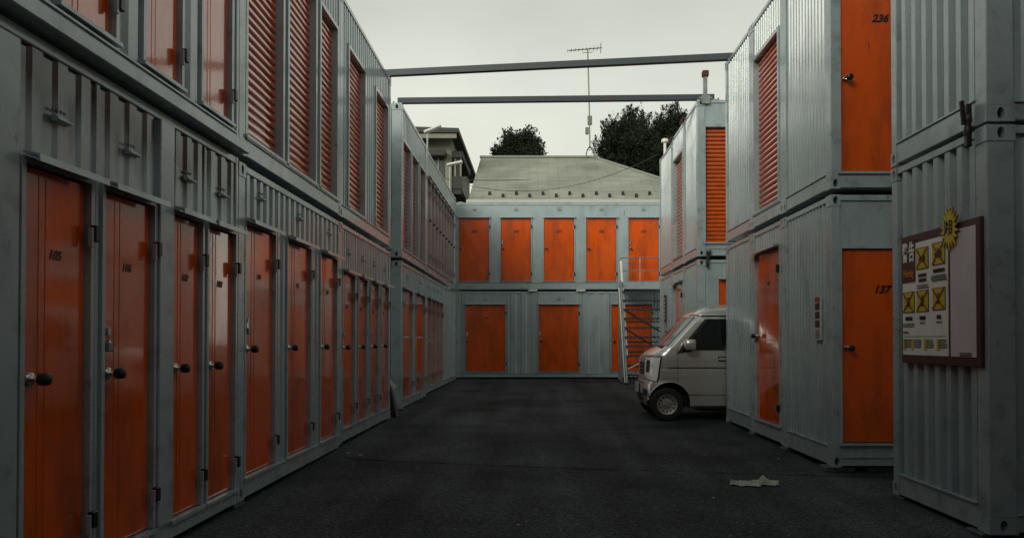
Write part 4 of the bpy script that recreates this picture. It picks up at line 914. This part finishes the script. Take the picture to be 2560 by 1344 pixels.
# ------------------------------------------------------------------ houses behind
def px3(px_, py_, y): return ((px_-PX)*y/F, y, HC+(PY-py_)*y/F)
def roof_house():
    yf, yr, ybk = 27.5, 32.5, 37.5
    ez = px3(0, 500, yf)[2]; rz_ = px3(0, 392, yr)[2]
    xl = px3(1205, 0, yr)[0]; xr_ = px3(1487, 0, yr)[0]; xc = 6.9
    t = thing('grey_roof_house', 'low house with a pale grey hipped roof behind the back row', 'house', (2, 32.5, .27))
    o = Vector((2, 32.5, .27)); L = lambda *p: tuple(Vector(p)-o)
    rm = bpy.data.materials.new('slate_roof'); rm.use_nodes = True; n = rm.node_tree; b = n.nodes['Principled BSDF']; b.inputs['Roughness'].default_value = .62
    geo = n.nodes.new('ShaderNodeNewGeometry'); br = n.nodes.new('ShaderNodeTexBrick'); mpn = n.nodes.new('ShaderNodeMapping')
    mpn.inputs['Rotation'].default_value = (0, 0, 0); sx_ = n.nodes.new('ShaderNodeSeparateXYZ'); cx_ = n.nodes.new('ShaderNodeCombineXYZ')
    n.links.new(geo.outputs['Position'], sx_.inputs[0]); n.links.new(sx_.outputs['X'], cx_.inputs['X']); n.links.new(sx_.outputs['Z'], cx_.inputs['Y'])
    n.links.new(cx_.outputs[0], br.inputs['Vector'])
    br.inputs['Scale'].default_value = 1; br.inputs['Brick Width'].default_value = .8; br.inputs['Row Height'].default_value = .085; br.inputs['Mortar Size'].default_value = .009
    br.inputs['Color1'].default_value = (.44, .45, .37, 1); br.inputs['Color2'].default_value = (.37, .38, .31, 1); br.inputs['Mortar'].default_value = (.2, .205, .17, 1)
    nz2 = n.nodes.new('ShaderNodeTexNoise'); nz2.inputs['Scale'].default_value = .7; nz2.inputs['Detail'].default_value = 5; n.links.new(geo.outputs['Position'], nz2.inputs['Vector'])
    rr_ = n.nodes.new('ShaderNodeValToRGB'); rr_.color_ramp.elements[0].position = .3; rr_.color_ramp.elements[0].color = (.65, .65, .62, 1); rr_.color_ramp.elements[1].position = .65
    n.links.new(nz2.outputs['Fac'], rr_.inputs[0])
    mm = n.nodes.new('ShaderNodeMixRGB'); mm.blend_type = 'MULTIPLY'; mm.inputs[0].default_value = 1; n.links.new(br.outputs['Color'], mm.inputs[1]); n.links.new(rr_.outputs[0], mm.inputs[2])
    n.links.new(mm.outputs[0], b.inputs['Base Color'])
    bp = n.nodes.new('ShaderNodeBump'); bp.inputs['Distance'].default_value = .03; bp.inputs['Strength'].default_value = .5; n.links.new(br.outputs['Fac'], bp.inputs['Height']); bp.invert = True; n.links.new(bp.outputs[0], b.inputs['Normal'])
    tk = .14
    top = [(xl-.15, yf, ez), (xc, yf, ez), (xr_, yr, rz_), (xl-.05, yr, rz_), (xc, ybk, ez), (xl-.15, ybk, ez)]
    v = [L(*p) for p in top] + [L(p[0], p[1], p[2]-tk) for p in top]
    f = [(0,1,2,3), (1,4,2), (4,5,3,2), (6,9,8,7), (7,8,10), (10,8,9,11), (0,6,7,1), (1,7,10,4), (4,10,11,5), (5,11,9,3), (3,9,6,0)]
    rf = link('roof', MB().add(v, f).mesh('roof', rm), t)
    cp = MB().beam(L(xl-.1, yr, rz_+.02), L(xr_+.1, yr, rz_+.02), .22, .07).beam(L(xr_, yr, rz_+.02), L(xc, yf, ez+.03), .2, .07).beam(L(xr_, yr, rz_+.02), L(xc, ybk, ez+.03), .2, .07)
    link('ridge_cap', cp.mesh('ridge_cap', mat('ridge_metal', (.25, .26, .23), .5)), rf)
    sl = (rz_-ez)/(yr-yf)
    g = MB().prism([(-.05, -.06), (.06, -.06), (.06, .05), (-.05, .05)], 'x', L(xl-.2, 0, 0)[0], L(xc+.1, 0, 0)[0])
    gt = g.mesh('gutter', mat('gutter_metal', (.5, .5, .45), .5)); link('gutter', gt, rf, (0, yf-.08-o.y, ez-.04-o.z))
    for i in range(13):
        px_ = 1224+i*33.4; y = yf+(.55 if i % 2 == 0 else .32); z = ez+(y-yf)*sl; x = (px_-PX)*y/F
        sg = MB().box(-.055, .055, -.03, .03, -.02, .13, 0, .01).box(-.05, .05, -.03, .2, 0, .02); link('snow_guard', sg.mesh('snow_guard', M['black']), rf, L(x, y, z+.0))
    wall = MB().box(xl+.3-o.x, xc-.6-o.x, yf+.6-o.y, ybk-.6-o.y, 0, ez-tk-o.z+.3)
    link('wall', wall.mesh('wall', mat('house_plaster', (.4, .38, .32), .9)), t)
    gv = [L(xl+.02, yf+.1, ez-tk), L(xl+.02, ybk-.1, ez-tk), L(xl+.02, yr, rz_-tk), L(xl+.3, yf+.1, ez-tk), L(xl+.3, ybk-.1, ez-tk), L(xl+.3, yr, rz_-tk)]
    link('gable', MB().add(gv, [(0,1,2), (5,4,3), (0,3,4,1), (1,4,5,2), (2,5,3,0)]).mesh('gable', mat('gable_plaster', (.42, .4, .34), .9)), t)
    # antenna on the ridge
    xm = (1475-PX)*yr/F; a = thing('television_antenna', 'thin rooftop antenna mast with a tilted aerial on the grey roof', 'antenna', (xm, yr, rz_+.04))
    hm = (392-122)*yr/F
    am = mat('antenna_metal', (.17, .19, .13), .5, metal=.4)
    link('mast', MB().tube([(0, 0, .35), (-.02, 0, hm*.45), (-.09, 0, hm)], .03, 8).mesh('mast', am, 40), a)
    for dx, dy in ((-.16, -.25), (.2, -.25), (-.16, .25), (.2, .25)):
        link('foot_strut', MB().tube([(dx, dy, -.04-abs(dy)*sl), (dx*.9, dy*.8, .2), (0, 0, .45)], .02, 6).mesh('foot_strut', am), a)
    bo = MB().tube([(-.09-.82, 0, hm-.06), (-.09+.62, 0, hm+.06)], .022, 6)
    link('boom', bo.mesh('boom', am), a)
    for k in range(9):
        x = -.86+k*.16; z = hm-.06+.12*(x+.82)/1.44+.0; ln = .18 if k < 7 else .3
        link('element', MB().tube([(-.09+x, -ln, z), (-.09+x, ln, z)], .011, 5).mesh('element', am), a)
    link('reflector', MB().tube([(.47, -.2, hm+.2), (.47, .2, hm+.2)], .012, 5).tube([(.47, -.2, hm-.1), (.47, .2, hm-.1)], .012, 5).tube([(.47, 0, hm+.22), (.47, 0, hm-.14)], .014, 5).mesh('reflector', am), a)
    link('cross_bar', MB().tube([(-.32, 0, hm-.16), (.12, 0, hm-.13)], .014, 5).mesh('cross_bar', am), a)
    link('junction_box', MB().box(-.19, -.05, -.06, .06, .95, 1.25, 0, .02).box(-.1, .1, -.05, .05, 1.35, 1.75, 0, .03).mesh('junction_box', am), a)
roof_house()

def beige_house():
    y = 30.0; t = thing('beige_house', 'tall beige house with dark overhanging eaves behind the left row', 'house', (-5.5, y+4, .27)); o = Vector((-5.5, y+4, .27))
    wallm = mat('beige_plaster', (.27, .26, .20), .85, noise=(1.2, (.21, .205, .16), .35, .6)); dk = mat('dark_eaves', (.022, .024, .022), .6); rfm = mat('dark_roof_tiles', (.03, .034, .034), .6)
    x1 = px3(1128, 0, y)[0]; x0 = -10.0; zt = px3(0, 332, y)[2]; B = lambda x, yy, z: tuple(Vector((x, yy, z))-o)
    link('wall', MB().box(x0-o.x, x1-o.x, 0-4, 4, 0, zt-.27).mesh('wall', wallm), t)
    ex = px3(1152, 0, y)[0]; ez = px3(0, 345, y-.9)[2]; pz = px3(0, 300, y)[2]+.9
    zL = lambda x: 0
    e0 = [(x0-.7, y-.9), (ex+.0, y-.9), (ex+.0, y+8.7), (x0-.7, y+8.7)]
    zf = px3(1115, 318, y-.9)[2]; zbk = px3(1152, 396, y+8.7)[2]
    zz = zf
    v = [B(a, b, zz) for a, b in e0] + [B(a, b, zz-.16) for a, b in e0] + [B((x0+x1)/2-.6, y+4, zz+1.5)]
    link('roof', MB().add(v, [(0,1,8), (1,2,8), (2,3,8), (3,0,8), (0,4,5,1), (1,5,6,2), (2,6,7,3), (3,7,4,0), (4,7,6,5)]).mesh('roof', rfm), t)
    link('eaves_board', MB().box(x0-.6-o.x, ex-.1-o.x, y-.8-o.y, y-.72-o.y, zz-.36-o.z, zz-.17-o.z).mesh('eaves_board', wallm), t)
    # box window with dark hood, balcony at the corner
    hx0, hx1 = px3(1072, 0, y-.3)[0], px3(1114, 0, y-.3)[0]; hz = px3(0, 376, y-.3)[2]
    wn = link('window', MB().box(hx0-o.x+.1, hx1-o.x-.1, -4.05, -3.95, hz-o.z-1.5, hz-o.z-.15).mesh('window', mat('far_window_glass', (.05, .06, .06), .08)), t)
    link('window_hood', MB().box(hx0-o.x, hx1-o.x, -4.5, -4.0, hz-o.z-.22, hz-o.z, 0, .02).mesh('window_hood', dk), wn)
    link('window_bar', MB().box((hx0+hx1)/2-o.x-.03, (hx0+hx1)/2-o.x+.03, -4.08, -4.04, hz-o.z-1.5, hz-o.z-.15).mesh('window_bar', wallm), wn)
    bx0, bx1 = x1+.0, px3(1152, 0, y)[0]; bz = px3(0, 470, y)[2]; bt = px3(0, 392, y)[2]
    link('balcony_floor', MB().box(bx0-o.x, bx1-o.x, -3.9, -.6, bz-o.z-.2, bz-o.z).mesh('balcony_floor', dk), t)
    link('balcony_roof', MB().box(bx0-o.x, bx1-o.x+.05, -4.0, -.5, bt-o.z, bt-o.z+.25).mesh('balcony_roof', dk), t)
    for k in range(4):
        xx = bx0+.03+k*(bx1-bx0-.06)/3
        link('balcony_post', MB().box(xx-o.x-.035, xx-o.x+.035, -3.9, -3.82, bz-o.z, bt-o.z).mesh('balcony_post', dk if k % 2 == 0 else wallm), t)
    link('balcony_panel', MB().box(bx0-o.x, bx1-o.x, -3.95, -3.9, bz-o.z, bz-o.z+.5).mesh('balcony_panel', dk), t)
beige_house()

def wire(p, q, sag, label, r=.012):
    p, q = Vector(p), Vector(q); pts = [p+(q-p)*i/24-Vector((0, 0, sag*4*(i/24)*(1-i/24))) for i in range(25)]
    pts = [tuple(a-p) for a in pts]
    tag(link('overhead_wire', MB().tube(pts, r, 6).mesh('overhead_wire', mat('wire_black', (.06, .06, .055), .6)), None, tuple(p)), label, 'wire')
wire(px3(1646, 384, 24.5), px3(1120, 448, 27), .75, 'sagging black wire slung from the right roof across the grey roof', .009)
wire(px3(1100, 445, 26.8), px3(1330, 447, 26.8), .05, 'straight thin wire crossing the left end of the grey roof', .01)

# ------------------------------------------------------------------ trees
def tree(label, base, h, lobes, nleaf, seed, size, name='broadleaf_tree'):
    rn = random.Random(seed)
    t = thing(name, label, 'tree', base, 'trees behind the roofs')
    bark = mat('bark', (.05, .04, .03), .9); lf = mat('dark_foliage', (.030, .040, .022), .7, noise=(1.5, (.014, .02, .012), .35, .6), spec=.2)
    tr = MB().tube([(0, 0, -.1), (.1, 0, h*.3), (-.05, .1, h*.6), (0, 0, h*.85)], [.32, .24, .15, .05], 8); link('trunk', tr.mesh('trunk', bark, 60), t)
    br = MB()
    for c, r in lobes: br.tube([(0, 0, h*.3), (c[0]*.5, c[1]*.5, (h*.3+c[2])*.5+.4), c], [.12, .08, .03], 6)
    link('limbs', br.mesh('limbs', bark), t)
    v, f = [], []
    tot = sum(r**2 for c, r in lobes)
    for c, r in lobes:
        nb = max(8, int(26*r))          # twig clumps per lobe
        cl = []
        for _ in range(nb):
            d_ = Vector((rn.gauss(0, 1), rn.gauss(0, 1), rn.gauss(0, 1))).normalized(); cl.append((Vector(c)+d_*r*rn.uniform(.55, 1.05)*Vector((1, 1, 1.0)).length/1.732, rn.uniform(.18, .38)*r**.5))
        k = int(nleaf*r**2/tot)
        for _ in range(k):
            if rn.random() < .72:
                cc, cr_ = rn.choice(cl); d_ = Vector((rn.gauss(0, 1), rn.gauss(0, 1), rn.gauss(0, 1.2)))*cr_*.6; p = cc+d_
            else:
                d_ = Vector((rn.gauss(0, 1), rn.gauss(0, 1), rn.gauss(0, 1))).normalized(); p = Vector(c)+d_*r*rn.random()**.4
            a = Vector((rn.gauss(0, 1), rn.gauss(0, 1), rn.gauss(0, 1))).normalized(); b_ = a.orthogonal().normalized(); s_ = size*rn.uniform(.5, 1.3)
            i = len(v); v += [tuple(p-a*s_), tuple(p+b_*s_*.45), tuple(p+a*s_), tuple(p-b_*s_*.45)]; f.append((i, i+1, i+2, i+3))
    for c, r in lobes:                  # upright sprays breaking the outline
        for _ in range(int(7*r)+3):
            a0 = rn.uniform(0, 6.28); q = r*rn.uniform(.3, .95); b0 = Vector(c)+Vector((math.cos(a0)*q, math.sin(a0)*q*.6, math.sqrt(max(0, r*r-q*q))*.95)); ln = rn.uniform(.25, .75)*r**.5
            dr = Vector((rn.gauss(0, .25)+math.cos(a0)*.35, rn.gauss(0, .25), 1)).normalized()
            for _k in range(int(70*ln)+10):
                w_ = rn.random(); p = b0+dr*ln*w_+Vector((rn.gauss(0, 1), rn.gauss(0, 1), rn.gauss(0, 1)))*.14*(1.1-w_)
                a = (dr+Vector((rn.gauss(0, .7), rn.gauss(0, .7), rn.gauss(0, .5)))).normalized(); b_ = a.orthogonal().normalized(); s_ = size*rn.uniform(.5, 1.2)
                i = len(v); v += [tuple(p-a*s_), tuple(p+b_*s_*.4), tuple(p+a*s_), tuple(p-b_*s_*.4)]; f.append((i, i+1, i+2, i+3))
    me = bpy.data.meshes.new('crown'); me.from_pydata(v, [], f); me.update(); me.materials.append(lf); link('crown', me, t)
def lobes_px(b, yy, L):   # lobes given in photo pixels (x, y, radius)
    r = []
    for px_, py_, rp, dy in L:
        p = px3(px_, py_, yy); r.append(((p[0]-b[0], dy, p[2]-b[2]), rp*yy/F))
    return r
yy = 42.0; b = (px3(1620, 0, yy)[0], yy, .27)
tree('large dark tree with a pointed double crown behind the grey roof', b, 11, lobes_px(b, yy, [(1545, 375, 50, .5), (1535, 340, 36, -.5), (1582, 330, 44, 0), (1575, 295, 22, .3), (1600, 375, 55, -.6), (1650, 350, 52, .4), (1672, 305, 34, 0), (1690, 330, 44, .6), (1700, 300, 24, 0), (1640, 390, 55, .3), (1560, 400, 44, 0), (1515, 375, 26, 0), (1700, 380, 50, 0), (1740, 340, 45, 0), (1590, 420, 60, 0), (1680, 420, 60, 0)]), 70000, 4, .085)
yy = 46.0; b = (px3(1300, 0, yy)[0], yy, .27)
tree('small round dark tree peeping over the grey roof ridge', b, 10.2, lobes_px(b, yy, [(1300, 365, 34, 0), (1322, 350, 24, .3), (1278, 358, 24, -.3), (1335, 378, 24, 0), (1262, 385, 22, 0), (1245, 385, 14, 0), (1300, 395, 40, 0), (1290, 420, 45, 0), (1310, 440, 55, 0)]), 32000, 9, .085)

# ------------------------------------------------------------------ clean helper props
for o in bpy.data.objects:
    if '_l' in o: del o['_l']
